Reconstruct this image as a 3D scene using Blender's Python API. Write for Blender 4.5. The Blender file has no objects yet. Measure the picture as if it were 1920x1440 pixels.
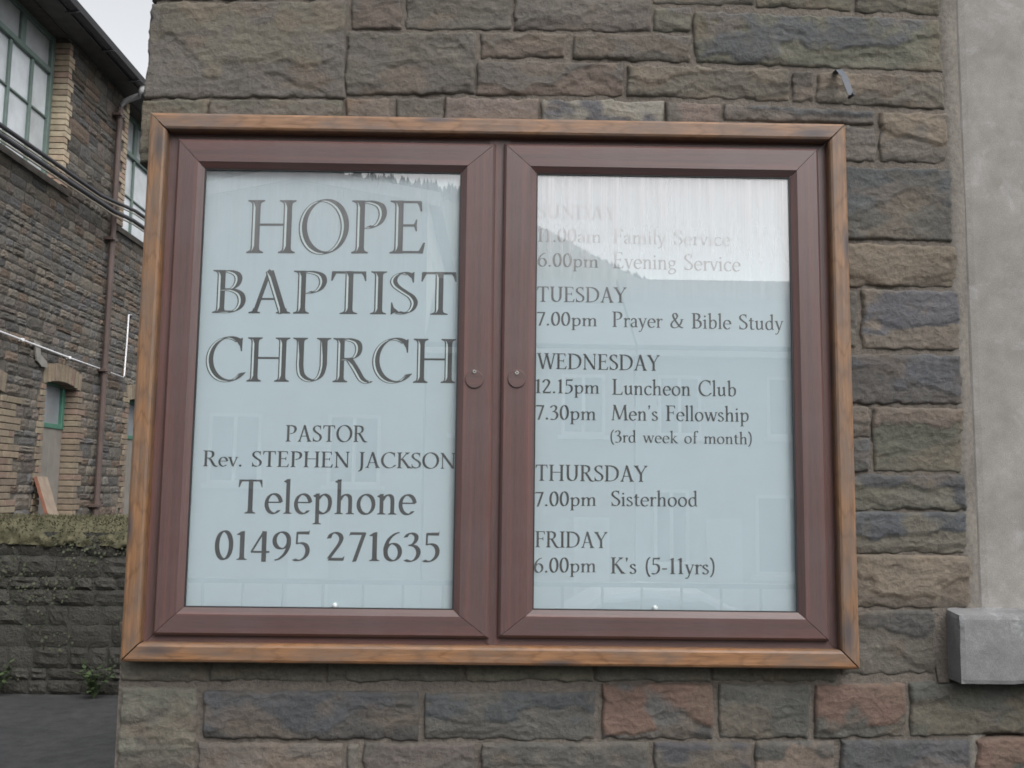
import bpy, bmesh, math, random
import numpy as np
from mathutils import Matrix, Vector

random.seed(7)
R = math.radians
scene = bpy.context.scene
col = scene.collection

# ------------------------------------------------------------------ camera
CAM = Vector((0.81288, -2.21646, 1.6))
CR = Vector((0.99984561, -0.01259771, 0.01224991))
CU = Vector((-0.01356249, -0.11001899, 0.99383695))
CF = Vector((0.01117234, 0.99384965, 0.11017286))
cd = bpy.data.cameras.new('camera')
cam = bpy.data.objects.new('camera', cd)
col.objects.link(cam)
m = Matrix((CR, CU, -CF)).transposed().to_4x4()
m.translation = CAM
cam.matrix_world = m
cd.sensor_width = 36.0
cd.lens = 34.156
cd.clip_start = 0.05
cd.clip_end = 2000.0
scene.camera = cam

# ------------------------------------------------------------------ light: an overcast day, brighter behind the photographer
SUN_EL, SUN_AZ = R(46), R(152)          # azimuth clockwise from +y: behind the camera
world = bpy.data.worlds.new('World')
scene.world = world
world.use_nodes = True
wt = world.node_tree
wt.nodes.clear()
sky = wt.nodes.new('ShaderNodeTexSky')
sky.sky_type = 'NISHITA'
sky.sun_disc = False
sky.sun_elevation = SUN_EL
sky.sun_rotation = SUN_AZ
sky.air_density = 1.0
sky.dust_density = 4.0
sky.ozone_density = 1.0
hsv = wt.nodes.new('ShaderNodeHueSaturation')      # cloud cover: hardly any blue left
hsv.inputs['Saturation'].default_value = 0.12
bg = wt.nodes.new('ShaderNodeBackground')
bg.inputs['Strength'].default_value = 0.15
wo = wt.nodes.new('ShaderNodeOutputWorld')
wt.links.new(sky.outputs[0], hsv.inputs['Color'])
wt.links.new(hsv.outputs[0], bg.inputs['Color'])
wt.links.new(bg.outputs[0], wo.inputs[0])
sd = bpy.data.lights.new('sun', 'SUN')
sd.energy = 0.8
sd.angle = R(50)
sd.color = (1.0, 0.97, 0.93)
sun = bpy.data.objects.new('sun', sd)
col.objects.link(sun)
sdir = Vector((math.sin(SUN_AZ) * math.cos(SUN_EL), math.cos(SUN_AZ) * math.cos(SUN_EL), math.sin(SUN_EL)))
sun.rotation_euler = sdir.to_track_quat('Z', 'Y').to_euler()
sun.location = (0, -4, 9)
scene.view_settings.view_transform = 'Standard'
scene.view_settings.look = 'None'
scene.view_settings.exposure = 0.78
scene.view_settings.gamma = 1.0
scene.view_settings.use_curve_mapping = False
scene.cycles.filter_width = 1.7                 # a soft compact-camera lens
scene.cycles.max_bounces = 8
scene.cycles.transparent_max_bounces = 12

# ------------------------------------------------------------------ helpers
def tag(o, label=None, cat=None, group=None, kind=None):
    if label: o['label'] = label
    if cat: o['category'] = cat
    if group: o['group'] = group
    if kind: o['kind'] = kind
    return o

def empty(name, loc=(0, 0, 0)):
    o = bpy.data.objects.new(name, None)
    o.empty_display_size = 0.1
    o.location = loc
    col.objects.link(o)
    return o

def link(name, me, mat=None, parent=None):
    if mat is not None and not me.materials:
        me.materials.append(mat)
    o = bpy.data.objects.new(name, me)
    col.objects.link(o)
    if parent is not None:
        o.parent = parent
    return o

def smooth(me, on=True):
    me.polygons.foreach_set('use_smooth', [on] * len(me.polygons))

class MB:
    """collects shapes, links them as ONE mesh"""
    def __init__(s):
        s.v, s.f, s.m = [], [], []
    def add(s, vs, fs, mi=0):
        b = len(s.v)
        s.v += [tuple(p) for p in vs]
        s.f += [tuple(b + i for i in f) for f in fs]
        s.m += [mi] * len(fs)
        return s
    def box(s, x0, x1, y0, y1, z0, z1, mi=0):
        vs = [(x0, y0, z0), (x1, y0, z0), (x1, y1, z0), (x0, y1, z0), (x0, y0, z1), (x1, y0, z1), (x1, y1, z1), (x0, y1, z1)]
        return s.add(vs, [(0, 3, 2, 1), (4, 5, 6, 7), (0, 1, 5, 4), (1, 2, 6, 5), (2, 3, 7, 6), (3, 0, 4, 7)], mi)
    def cbox(s, x0, x1, y0, y1, z0, z1, c=0.004, mi=0):
        """box with chamfered edges"""
        bm = bmesh.new()
        bmesh.ops.create_cube(bm, size=1)
        for v in bm.verts:
            v.co = Vector(((x0 + x1) / 2 + v.co.x * (x1 - x0), (y0 + y1) / 2 + v.co.y * (y1 - y0), (z0 + z1) / 2 + v.co.z * (z1 - z0)))
        bmesh.ops.bevel(bm, geom=list(bm.edges), offset=c, segments=1, affect='EDGES')
        bm.verts.index_update()
        s.add([v.co[:] for v in bm.verts], [[v.index for v in f.verts] for f in bm.faces], mi)
        bm.free()
        return s
    def tube(s, pts, r, n=8, mi=0, caps=True):
        pts = [Vector(p) for p in pts]
        rs = r if isinstance(r, (list, tuple)) else [r] * len(pts)
        vs, fs = [], []
        for i, p in enumerate(pts):
            d = (pts[min(i + 1, len(pts) - 1)] - pts[max(i - 1, 0)]).normalized()
            a = Vector((0, 0, 1)) if abs(d.z) < 0.9 else Vector((1, 0, 0))
            e1 = d.cross(a).normalized(); e2 = e1.cross(d)
            for k in range(n):
                t = 2 * math.pi * k / n
                vs.append(p + rs[i] * (math.cos(t) * e1 + math.sin(t) * e2))
        for i in range(len(pts) - 1):
            for k in range(n):
                a, b = i * n + k, i * n + (k + 1) % n
                fs.append((a, b, b + n, a + n))
        if caps:
            fs.append(tuple(range(n - 1, -1, -1)))
            fs.append(tuple((len(pts) - 1) * n + k for k in range(n)))
        return s.add(vs, fs, mi)
    def prism(s, poly, axis, a0, a1, mi=0):
        """polygon of 2-D points extruded along an axis ('x','y','z')"""
        def put(p, a):
            return {'x': (a, p[0], p[1]), 'y': (p[0], a, p[1]), 'z': (p[0], p[1], a)}[axis]
        n = len(poly)
        vs = [put(p, a0) for p in poly] + [put(p, a1) for p in poly]
        fs = [tuple(range(n)), tuple(range(2 * n - 1, n - 1, -1))] + [(i, i + n, (i + 1) % n + n, (i + 1) % n) for i in range(n)]
        return s.add(vs, fs, mi)
    def mesh(s, name, sm=False):
        me = bpy.data.meshes.new(name)
        me.from_pydata(s.v, [], s.f)
        bm = bmesh.new(); bm.from_mesh(me)
        bmesh.ops.recalc_face_normals(bm, faces=bm.faces)
        bm.to_mesh(me); bm.free()
        me.polygons.foreach_set('material_index', s.m)
        smooth(me, sm)
        return me
    def build(s, name, mat, parent=None, sm=False):
        me = s.mesh(name, sm)
        for k in (mat if isinstance(mat, (list, tuple)) else [mat]):
            me.materials.append(k)
        return link(name, me, None, parent)

# numpy gradient noise -------------------------------------------------
_rng = np.random.RandomState(11)
_perm = _rng.permutation(512)
_perm = np.concatenate([_perm, _perm])
_ang = _rng.rand(512) * 2 * np.pi
_gx, _gy = np.cos(_ang), np.sin(_ang)
def noise2(x, y, seed=0):
    x = np.asarray(x, float) + seed * 17.31; y = np.asarray(y, float) + seed * 9.77
    xi = np.floor(x).astype(int); yi = np.floor(y).astype(int)
    xf = x - xi; yf = y - yi
    u = xf * xf * xf * (xf * (xf * 6 - 15) + 10); v = yf * yf * yf * (yf * (yf * 6 - 15) + 10)
    def g(ix, iy, dx, dy):
        h = _perm[(_perm[ix & 511] + iy) & 511]
        return _gx[h] * dx + _gy[h] * dy
    a = g(xi, yi, xf, yf); b = g(xi + 1, yi, xf - 1, yf); c = g(xi, yi + 1, xf, yf - 1); d = g(xi + 1, yi + 1, xf - 1, yf - 1)
    return (a + u * (b - a) + v * ((c + u * (d - c)) - (a + u * (b - a)))) * 1.5
def fbm(x, y, o=4, seed=0, gain=0.5):
    t, a, f = 0, 1.0, 1.0
    for i in range(o):
        t = t + a * noise2(x * f, y * f, seed + i * 3); a *= gain; f *= 2.03
    return t
def sstep(a, b, x):
    t = np.clip((x - a) / (b - a), 0, 1)
    return t * t * (3 - 2 * t)

# ------------------------------------------------------------------ materials
def nodes(name):
    mt = bpy.data.materials.new(name)
    mt.use_nodes = True
    nt = mt.node_tree
    bs = nt.nodes['Principled BSDF']
    return mt, nt, bs
def N(nt, t, **kw):
    n = nt.nodes.new(t)
    for k, v in kw.items():
        if k in n.inputs: n.inputs[k].default_value = v
        else: setattr(n, k, v)
    return n
def L(nt, a, b): nt.links.new(a, b)
def mixc(nt, fac, a, b, blend='MIX'):
    n = nt.nodes.new('ShaderNodeMix'); n.data_type = 'RGBA'; n.blend_type = blend
    for i, v in ((0, fac), (6, a), (7, b)):
        if hasattr(v, 'is_linked') or hasattr(v, 'links'): L(nt, v, n.inputs[i])
        elif i == 0: n.inputs[0].default_value = v
        else: n.inputs[i].default_value = (*v[:3], 1)
    return n.outputs[2]
def ramp(nt, src, stops):
    n = nt.nodes.new('ShaderNodeValToRGB')
    el = n.color_ramp.elements
    while len(el) < len(stops): el.new(0.5)
    for e, (p, c) in zip(el, stops):
        e.position = p; e.color = (*c, 1) if len(c) == 3 else c
    L(nt, src, n.inputs[0])
    return n.outputs[0]
def noise(nt, scale, detail=5, rough=0.55, vec=None, stretch=None, coord='Object'):
    tc = nt.nodes.new('ShaderNodeTexCoord')
    src = tc.outputs[coord]
    if stretch:
        mp = nt.nodes.new('ShaderNodeMapping'); mp.inputs['Scale'].default_value = stretch
        L(nt, src, mp.inputs[0]); src = mp.outputs[0]
    n = N(nt, 'ShaderNodeTexNoise', Scale=scale, Detail=detail, Roughness=rough)
    L(nt, vec or src, n.inputs['Vector'])
    return n.outputs['Fac']
def worldpos(nt):
    return nt.nodes.new('ShaderNodeNewGeometry').outputs['Position']
def bump(nt, bs, h, strength=0.3, dist=0.004):
    b = N(nt, 'ShaderNodeBump', Strength=strength, Distance=dist)
    L(nt, h, b.inputs['Height']); L(nt, b.outputs[0], bs.inputs['Normal'])
    return b
def plain(name, c, rough=0.6, var=0.12, scale=14, metal=0.0, bumpd=0.0, spec=0.4):
    mt, nt, bs = nodes(name)
    n = noise(nt, scale, 6)
    lo = tuple(x * (1 - var) for x in c); hi = tuple(x * (1 + var) for x in c)
    L(nt, ramp(nt, n, [(0.3, lo), (0.7, hi)]), bs.inputs['Base Color'])
    bs.inputs['Roughness'].default_value = rough
    bs.inputs['Metallic'].default_value = metal
    bs.inputs['Specular IOR Level'].default_value = spec
    if bumpd: bump(nt, bs, noise(nt, scale * 6, 6), 0.5, bumpd)
    return mt

def stone_material(name, fine=1.0, spec=0.25):
    """colour from the mesh's own stone colours, broken up by mottling, iron stains and grit"""
    mt, nt, bs = nodes(name)
    at = N(nt, 'ShaderNodeAttribute', attribute_name='tint')
    P = worldpos(nt)
    n1 = noise(nt, 9 * fine, 6, 0.6, P)
    n2 = noise(nt, 85 * fine, 8, 0.78, P)
    n3 = noise(nt, 260 * fine, 3, 0.6, P)
    c = mixc(nt, 1.0, at.outputs['Color'], ramp(nt, n1, [(0.25, (0.84, 0.85, 0.86)), (0.5, (1, 1, 1)), (0.78, (1.14, 1.1, 1.04))]), 'MULTIPLY')
    c = mixc(nt, 1.0, c, ramp(nt, n2, [(0.30, (0.70, 0.70, 0.71)), (0.5, (1, 1, 1)), (0.70, (1.27, 1.25, 1.22))]), 'MULTIPLY')
    sp = ramp(nt, n3, [(0.69, (0, 0, 0)), (0.76, (1, 1, 1))])
    c = mixc(nt, mixc(nt, 1.0, sp, (0.45, 0.45, 0.45), 'MULTIPLY'), c, (0.34, 0.32, 0.28))
    L(nt, c, bs.inputs['Base Color'])
    bs.inputs['Roughness'].default_value = 0.88
    bs.inputs['Specular IOR Level'].default_value = spec
    wp = N(nt, 'ShaderNodeTexNoise', Scale=18 * fine, Detail=4, Roughness=0.6); L(nt, P, wp.inputs['Vector'])
    va = nt.nodes.new('ShaderNodeVectorMath'); va.operation = 'MULTIPLY_ADD'
    L(nt, wp.outputs['Color'], va.inputs[0]); va.inputs[1].default_value = (0.05, 0.05, 0.05); L(nt, P, va.inputs[2])
    vm = nt.nodes.new('ShaderNodeMapping'); vm.inputs['Scale'].default_value = (1.0, 0.6, 2.1); vm.inputs['Rotation'].default_value = (0, 0.25, 0)
    L(nt, va.outputs[0], vm.inputs[0])
    vo = N(nt, 'ShaderNodeTexVoronoi', Scale=24 * fine); L(nt, vm.outputs[0], vo.inputs['Vector'])
    b0 = N(nt, 'ShaderNodeBump', Strength=0.6, Distance=0.007 / fine); L(nt, vo.outputs['Distance'], b0.inputs['Height'])
    b1 = N(nt, 'ShaderNodeBump', Strength=0.8, Distance=0.006 / fine)
    L(nt, n2, b1.inputs['Height']); L(nt, b0.outputs[0], b1.inputs['Normal'])
    b2 = N(nt, 'ShaderNodeBump', Strength=0.5, Distance=0.0015 / fine)
    L(nt, n3, b2.inputs['Height']); L(nt, b1.outputs[0], b2.inputs['Normal'])
    L(nt, b2.outputs[0], bs.inputs['Normal'])
    return mt

def rubble_material(name, fine=1.0):
    """small far stones: base colour is the object's own colour"""
    mt, nt, bs = nodes(name)
    oi = nt.nodes.new('ShaderNodeObjectInfo')
    P = worldpos(nt)
    n1 = noise(nt, 10 * fine, 6, 0.65, P); n2 = noise(nt, 55 * fine, 5, 0.65, P)
    c = mixc(nt, 1.0, oi.outputs['Color'], ramp(nt, n1, [(0.28, (0.82, 0.82, 0.83)), (0.5, (1, 1, 1)), (0.75, (1.17, 1.14, 1.09))]), 'MULTIPLY')
    c = mixc(nt, 1.0, c, ramp(nt, n2, [(0.3, (0.75, 0.75, 0.75)), (0.5, (1, 1, 1)), (0.72, (1.25, 1.22, 1.18))]), 'MULTIPLY')
    L(nt, c, bs.inputs['Base Color'])
    bs.inputs['Roughness'].default_value = 0.92
    bs.inputs['Specular IOR Level'].default_value = 0.2
    bump(nt, bs, n2, 0.9, 0.02 / fine)
    return mt

def mortar_material(name, c, grit=1.0):
    mt, nt, bs = nodes(name)
    P = worldpos(nt)
    n1 = noise(nt, 7, 6, 0.6, P); n2 = noise(nt, 90, 6, 0.7, P); n3 = noise(nt, 340, 2, 0.5, P)
    col_ = ramp(nt, n1, [(0.25, tuple(x * 0.72 for x in c)), (0.55, c), (0.8, tuple(min(1, x * 1.25) for x in c))])
    col_ = mixc(nt, 1.0, col_, ramp(nt, n2, [(0.3, (0.72, 0.71, 0.7)), (0.52, (1, 1, 1)), (0.75, (1.25, 1.25, 1.25))]), 'MULTIPLY')
    sp = ramp(nt, n3, [(0.66, (0, 0, 0)), (0.72, (1, 1, 1))])
    col_ = mixc(nt, mixc(nt, 1.0, sp, (0.5, 0.5, 0.5), 'MULTIPLY'), col_, tuple(min(0.8, x * 1.9) for x in c))
    L(nt, col_, bs.inputs['Base Color'])
    bs.inputs['Roughness'].default_value = 0.95
    bs.inputs['Specular IOR Level'].default_value = 0.15
    b1 = N(nt, 'ShaderNodeBump', Strength=0.8 * grit, Distance=0.006)
    L(nt, n2, b1.inputs['Height'])
    b2 = N(nt, 'ShaderNodeBump', Strength=0.6 * grit, Distance=0.002)
    L(nt, n3, b2.inputs['Height']); L(nt, b1.outputs[0], b2.inputs['Normal'])
    L(nt, b2.outputs[0], bs.inputs['Normal'])
    return mt

def render_material(name, c, salt=0.35, pale=(0.36, 0.37, 0.38)):
    """smooth cement render: cloudy, pale patches, grit"""
    mt, nt, bs = nodes(name)
    P = worldpos(nt)
    n1 = noise(nt, 4.0, 6, 0.62, P); n2 = noise(nt, 22, 6, 0.6, P); n3 = noise(nt, 420, 3, 0.6, P)
    k = ramp(nt, n1, [(0.3, tuple(x * 0.8 for x in c)), (0.52, c), (0.7, tuple(x * 1.2 for x in c))])
    k = mixc(nt, 1.0, k, ramp(nt, n2, [(0.3, (0.88, 0.88, 0.87)), (0.5, (1, 1, 1)), (0.72, (1.12, 1.13, 1.15))]), 'MULTIPLY')
    k = mixc(nt, 1.0, k, ramp(nt, n3, [(0.3, (0.82, 0.82, 0.82)), (0.5, (1, 1, 1)), (0.7, (1.18, 1.18, 1.18))]), 'MULTIPLY')
    n4 = N(nt, 'ShaderNodeTexNoise', Scale=11, Detail=9, Roughness=0.72, Distortion=0.5); L(nt, P, n4.inputs['Vector'])
    k = mixc(nt, ramp(nt, n4.outputs['Fac'], [(0.54, (0, 0, 0)), (0.68, (salt,) * 3)]), k, pale)
    n5 = noise(nt, 900, 1, 0.5, P)
    k = mixc(nt, ramp(nt, n5, [(0.735, (0, 0, 0)), (0.76, (0.7, 0.7, 0.7))]), k, (0.6, 0.6, 0.58))
    L(nt, k, bs.inputs['Base Color'])
    bs.inputs['Roughness'].default_value = 0.9
    bs.inputs['Specular IOR Level'].default_value = 0.2
    bump(nt, bs, n3, 0.5, 0.0012)
    return mt

def oak_material(name):
    """varnished hardwood worn by weather; grain runs along local X"""
    mt, nt, bs = nodes(name)
    tc = nt.nodes.new('ShaderNodeTexCoord')
    def mapped(sc):
        mp = nt.nodes.new('ShaderNodeMapping'); mp.inputs['Scale'].default_value = sc
        L(nt, tc.outputs['Object'], mp.inputs[0]); return mp.outputs[0]
    grain = N(nt, 'ShaderNodeTexNoise', Scale=1.0, Detail=7, Roughness=0.65, Distortion=0.6)
    L(nt, mapped((9, 240, 240)), grain.inputs['Vector'])
    fig = N(nt, 'ShaderNodeTexWave', Scale=1.0, Distortion=9.0, Detail=3)
    fig.inputs['Detail Scale'].default_value = 1.4
    L(nt, mapped((4.5, 30, 30)), fig.inputs['Vector'])
    wear = N(nt, 'ShaderNodeTexNoise', Scale=1.0, Detail=6, Roughness=0.6)
    L(nt, mapped((6, 22, 22)), wear.inputs['Vector'])
    knots = N(nt, 'ShaderNodeTexVoronoi', Scale=1.0)
    L(nt, mapped((3.4, 14, 14)), knots.inputs['Vector'])
    oi = nt.nodes.new('ShaderNodeObjectInfo')
    c = ramp(nt, grain.outputs['Fac'], [(0.3, (0.112, 0.064, 0.036)), (0.52, (0.190, 0.108, 0.056)), (0.75, (0.262, 0.156, 0.086))])
    c = mixc(nt, 1.0, c, ramp(nt, fig.outputs['Fac'], [(0.0, (0.80, 0.77, 0.75)), (0.22, (1, 1, 1)), (1.0, (1.05, 1.03, 1.02))]), 'MULTIPLY')
    c = mixc(nt, ramp(nt, wear.outputs['Fac'], [(0.46, (0, 0, 0)), (0.66, (0.85, 0.85, 0.85))]), c, (0.112, 0.088, 0.074))
    c = mixc(nt, ramp(nt, wear.outputs['Fac'], [(0.28, (0.5, 0.5, 0.5)), (0.4, (0, 0, 0))]), c, (0.36, 0.23, 0.15))
    c = mixc(nt, ramp(nt, knots.outputs['Distance'], [(0.06, (0.9, 0.9, 0.9)), (0.20, (0, 0, 0))]), c, (0.055, 0.048, 0.050))
    c = mixc(nt, 1.0, c, oi.outputs['Color'], 'MULTIPLY')
    L(nt, c, bs.inputs['Base Color'])
    L(nt, ramp(nt, wear.outputs['Fac'], [(0.3, (0.42,) * 3), (0.7, (0.62,) * 3)]), bs.inputs['Roughness'])
    bs.inputs['Specular IOR Level'].default_value = 0.45
    bump(nt, bs, grain.outputs['Fac'], 0.35, 0.0012)
    return mt

def rosewood_material(name):
    """brown foil-wrapped plastic profile with printed streaks along local X"""
    mt, nt, bs = nodes(name)
    tc = nt.nodes.new('ShaderNodeTexCoord')
    def mapped(sc):
        mp = nt.nodes.new('ShaderNodeMapping'); mp.inputs['Scale'].default_value = sc
        L(nt, tc.outputs['Object'], mp.inputs[0]); return mp.outputs[0]
    s1 = N(nt, 'ShaderNodeTexNoise', Scale=1.0, Detail=4, Roughness=0.6)
    L(nt, mapped((1.2, 75, 75)), s1.inputs['Vector'])
    s2 = N(nt, 'ShaderNodeTexNoise', Scale=1.0, Detail=3, Roughness=0.6)
    L(nt, mapped((26, 900, 900)), s2.inputs['Vector'])
    s3 = N(nt, 'ShaderNodeTexNoise', Scale=1.0, Detail=5, Roughness=0.6)
    L(nt, mapped((7, 7, 7)), s3.inputs['Vector'])
    c = ramp(nt, s1.outputs['Fac'], [(0.28, (0.066, 0.044, 0.042)), (0.5, (0.088, 0.051, 0.048)), (0.75, (0.128, 0.060, 0.053))])
    c = mixc(nt, 1.0, c, ramp(nt, s2.outputs['Fac'], [(0.35, (0.85, 0.85, 0.85)), (0.65, (1.12, 1.12, 1.12))]), 'MULTIPLY')
    c = mixc(nt, ramp(nt, s3.outputs['Fac'], [(0.45, (0, 0, 0)), (0.75, (0.22, 0.22, 0.22))]), c, (0.11, 0.094, 0.096))  # grey patches paint a little reflected sky into the brown
    L(nt, c, bs.inputs['Base Color'])
    bs.inputs['Roughness'].default_value = 0.42
    bs.inputs['Specular IOR Level'].default_value = 0.5
    bump(nt, bs, s2.outputs['Fac'], 0.25, 0.0005)
    return mt

def glass_material(name, ior=1.6, streaks=True):
    """window glass: mirror by Fresnel, the rest straight through; grime run down from the top edge, with painted sky glare"""
    mt, nt, bs = nodes(name)
    nt.nodes.remove(bs)
    out = nt.nodes['Material Output']
    lw = N(nt, 'ShaderNodeLayerWeight', Blend=0.5)          # facing = 1 - cos on either side of the sheet
    p5 = N(nt, 'ShaderNodeMath', operation='POWER'); L(nt, lw.outputs['Facing'], p5.inputs[0]); p5.inputs[1].default_value = 5.0
    f0 = 0.205                                              # both faces of old, slightly filmed glass
    fr = N(nt, 'ShaderNodeMath', operation='MULTIPLY_ADD'); L(nt, p5.outputs[0], fr.inputs[0]); fr.inputs[1].default_value = 1 - f0; fr.inputs[2].default_value = f0
    tr = N(nt, 'ShaderNodeBsdfTransparent'); tr.inputs[0].default_value = (0.94, 0.97, 0.965, 1)
    gl = N(nt, 'ShaderNodeBsdfAnisotropic' if False else 'ShaderNodeBsdfGlossy'); gl.inputs['Roughness'].default_value = 0.0
    mx = nt.nodes.new('ShaderNodeMixShader')
    L(nt, fr.outputs[0], mx.inputs[0]); L(nt, tr.outputs[0], mx.inputs[1]); L(nt, gl.outputs[0], mx.inputs[2])
    last = mx.outputs[0]
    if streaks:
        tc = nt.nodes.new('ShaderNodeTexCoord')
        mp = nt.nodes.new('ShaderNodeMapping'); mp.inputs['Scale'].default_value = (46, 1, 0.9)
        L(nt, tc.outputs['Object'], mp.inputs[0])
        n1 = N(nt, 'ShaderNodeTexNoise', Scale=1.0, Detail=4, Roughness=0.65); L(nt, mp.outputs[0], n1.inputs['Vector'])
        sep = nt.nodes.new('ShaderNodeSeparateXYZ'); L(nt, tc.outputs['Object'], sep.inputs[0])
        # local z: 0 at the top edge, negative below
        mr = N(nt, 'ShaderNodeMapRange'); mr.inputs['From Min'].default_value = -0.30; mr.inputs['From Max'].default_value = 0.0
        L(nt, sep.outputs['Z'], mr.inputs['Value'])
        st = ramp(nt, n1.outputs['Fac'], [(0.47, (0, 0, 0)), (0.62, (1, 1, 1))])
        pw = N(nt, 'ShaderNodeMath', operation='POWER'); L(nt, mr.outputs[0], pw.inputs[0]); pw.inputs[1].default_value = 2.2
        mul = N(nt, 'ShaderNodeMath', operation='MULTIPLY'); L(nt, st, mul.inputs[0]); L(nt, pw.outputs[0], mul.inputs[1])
        # pale dried film plus painted sky glare, thickest under the top rail (object colour sets both)
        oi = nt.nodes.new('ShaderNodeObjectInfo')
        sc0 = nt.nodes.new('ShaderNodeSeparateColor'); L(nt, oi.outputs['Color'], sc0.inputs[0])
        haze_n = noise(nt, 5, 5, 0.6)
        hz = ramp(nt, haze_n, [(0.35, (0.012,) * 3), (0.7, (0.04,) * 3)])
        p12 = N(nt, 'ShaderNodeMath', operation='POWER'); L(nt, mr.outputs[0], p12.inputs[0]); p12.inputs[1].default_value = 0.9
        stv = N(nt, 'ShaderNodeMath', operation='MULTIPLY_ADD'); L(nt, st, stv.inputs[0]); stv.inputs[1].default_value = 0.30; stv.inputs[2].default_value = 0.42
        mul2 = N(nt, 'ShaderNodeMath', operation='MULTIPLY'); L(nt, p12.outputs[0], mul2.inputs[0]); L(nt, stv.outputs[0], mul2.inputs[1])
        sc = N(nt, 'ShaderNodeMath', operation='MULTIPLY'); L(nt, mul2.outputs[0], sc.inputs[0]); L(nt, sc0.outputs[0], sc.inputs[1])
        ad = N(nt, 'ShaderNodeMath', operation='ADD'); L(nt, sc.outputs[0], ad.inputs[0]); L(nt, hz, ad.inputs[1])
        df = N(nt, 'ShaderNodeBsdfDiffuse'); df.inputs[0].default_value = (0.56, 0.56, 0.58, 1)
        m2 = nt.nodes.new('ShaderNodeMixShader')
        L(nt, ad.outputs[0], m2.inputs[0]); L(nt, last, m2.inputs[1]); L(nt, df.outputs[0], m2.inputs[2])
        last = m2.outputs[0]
    L(nt, last, out.inputs[0])
    return mt

def pane_material(name, c, spec=0.7):
    """old obscured glass in the hall's windows: glossy, reflected sky painted in as a pale base"""
    mt, nt, bs = nodes(name)
    P = worldpos(nt)
    n1 = noise(nt, 3.2, 5, 0.6, P)
    oi = nt.nodes.new('ShaderNodeObjectInfo')
    k = ramp(nt, n1, [(0.3, tuple(x * 0.8 for x in c)), (0.7, tuple(min(0.85, x * 1.12) for x in c))])
    k = mixc(nt, 1.0, k, oi.outputs['Color'], 'MULTIPLY')
    L(nt, k, bs.inputs['Base Color'])
    bs.inputs['Roughness'].default_value = 0.12
    bs.inputs['Specular IOR Level'].default_value = spec
    return mt

M = {}
M['stone'] = stone_material('rock_faced_sandstone')
M['mortar'] = mortar_material('lime_mortar', (0.146, 0.129, 0.113), 1.3)
M['fillet'] = mortar_material('cement_fillet', (0.162, 0.150, 0.134), 0.6)
M['render'] = render_material('cement_render', (0.215, 0.205, 0.192))
M['sill'] = render_material('concrete_sill', (0.165, 0.166, 0.168), 0.75, (0.33, 0.35, 0.36))
M['oak'] = oak_material('weathered_hardwood')
M['rosewood'] = rosewood_material('rosewood_foil')
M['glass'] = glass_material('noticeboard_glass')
M['panel'] = plain('pale_blue_grey_board', (0.475, 0.55, 0.60), 0.55, 0.02, 3)
M['ink'] = plain('dark_grey_lettering', (0.052, 0.052, 0.055), 0.5, 0.1, 20)
M['inline'] = plain('pale_inline', (0.60, 0.67, 0.68), 0.5, 0.02, 20)
M['gasket'] = plain('black_rubber', (0.02, 0.02, 0.022), 0.6)
M['steel'] = plain('bright_steel', (0.75, 0.74, 0.70), 0.25, 0.03, 20, 1.0)
M['pin'] = plain('white_plastic', (0.8, 0.8, 0.8), 0.4, 0.02)
M['tie'] = plain('blue_grey_metal', (0.075, 0.085, 0.105), 0.5, 0.15, 40)
M['rubble'] = rubble_material('rubble_stone', 0.6)
M['garden_stone'] = rubble_material('garden_wall_stone', 1.0)
M['hall_mortar'] = mortar_material('dark_hall_mortar', (0.11, 0.103, 0.093))
M['garden_mortar'] = mortar_material('dark_garden_mortar', (0.06, 0.06, 0.054))
M['green'] = plain('faded_green_paint', (0.135, 0.185, 0.168), 0.5, 0.15, 8)
M['bright_green'] = plain('bright_green_paint', (0.06, 0.165, 0.12), 0.5, 0.1, 8)
M['pane'] = pane_material('sky_toned_pane', (0.60, 0.64, 0.67))  # pale tone carries the sky the panes would reflect
M['soffit'] = plain('dark_soffit', (0.10, 0.098, 0.095), 0.7, 0.2, 6)
M['gutter'] = plain('black_gutter', (0.055, 0.055, 0.062), 0.35, 0.15, 6)
M['downpipe'] = plain('red_brown_pipe_paint', (0.085, 0.060, 0.053), 0.5, 0.25, 3)
M['neck'] = plain('grey_white_pipe', (0.36, 0.36, 0.37), 0.4, 0.1, 8)
M['white_pipe'] = plain('white_plastic_pipe', (0.72, 0.72, 0.74), 0.4, 0.05, 6)
M['cable'] = plain('black_cable', (0.035, 0.035, 0.042), 0.5, 0.1, 6)
M['cable_pale'] = plain('cream_cable', (0.27, 0.25, 0.20), 0.5, 0.1, 6)
M['plank'] = plain('plank_face', (0.27, 0.21, 0.16), 0.7, 0.18, 9)
M['plank_edge'] = plain('plank_edge', (0.20, 0.085, 0.055), 0.7, 0.2, 9)
M['board'] = plain('grey_boarding', (0.20, 0.185, 0.165), 0.7, 0.15, 4)
M['hall_sill'] = plain('dark_stone_sill', (0.10, 0.09, 0.08), 0.85, 0.25, 7, 0, 0.004)
M['patch'] = plain('grey_plaster_patch', (0.22, 0.21, 0.19), 0.9, 0.15, 9, 0, 0.003)
M['moss'] = None
M['slate'] = plain('slate_roof', (0.075, 0.08, 0.09), 0.6, 0.2, 5)
M['iron'] = plain('black_iron', (0.03, 0.03, 0.032), 0.5, 0.15, 12)
M['white'] = plain('white_gloss_paint', (0.64, 0.64, 0.63), 0.4, 0.03, 6)
M['house_a'] = plain('pale_house_render', (0.50, 0.49, 0.47), 0.9, 0.08, 2)
M['house_b'] = plain('cream_house_render', (0.46, 0.43, 0.37), 0.9, 0.08, 2)
M['house_c'] = plain('grey_house_render', (0.36, 0.36, 0.36), 0.9, 0.08, 2)
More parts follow.
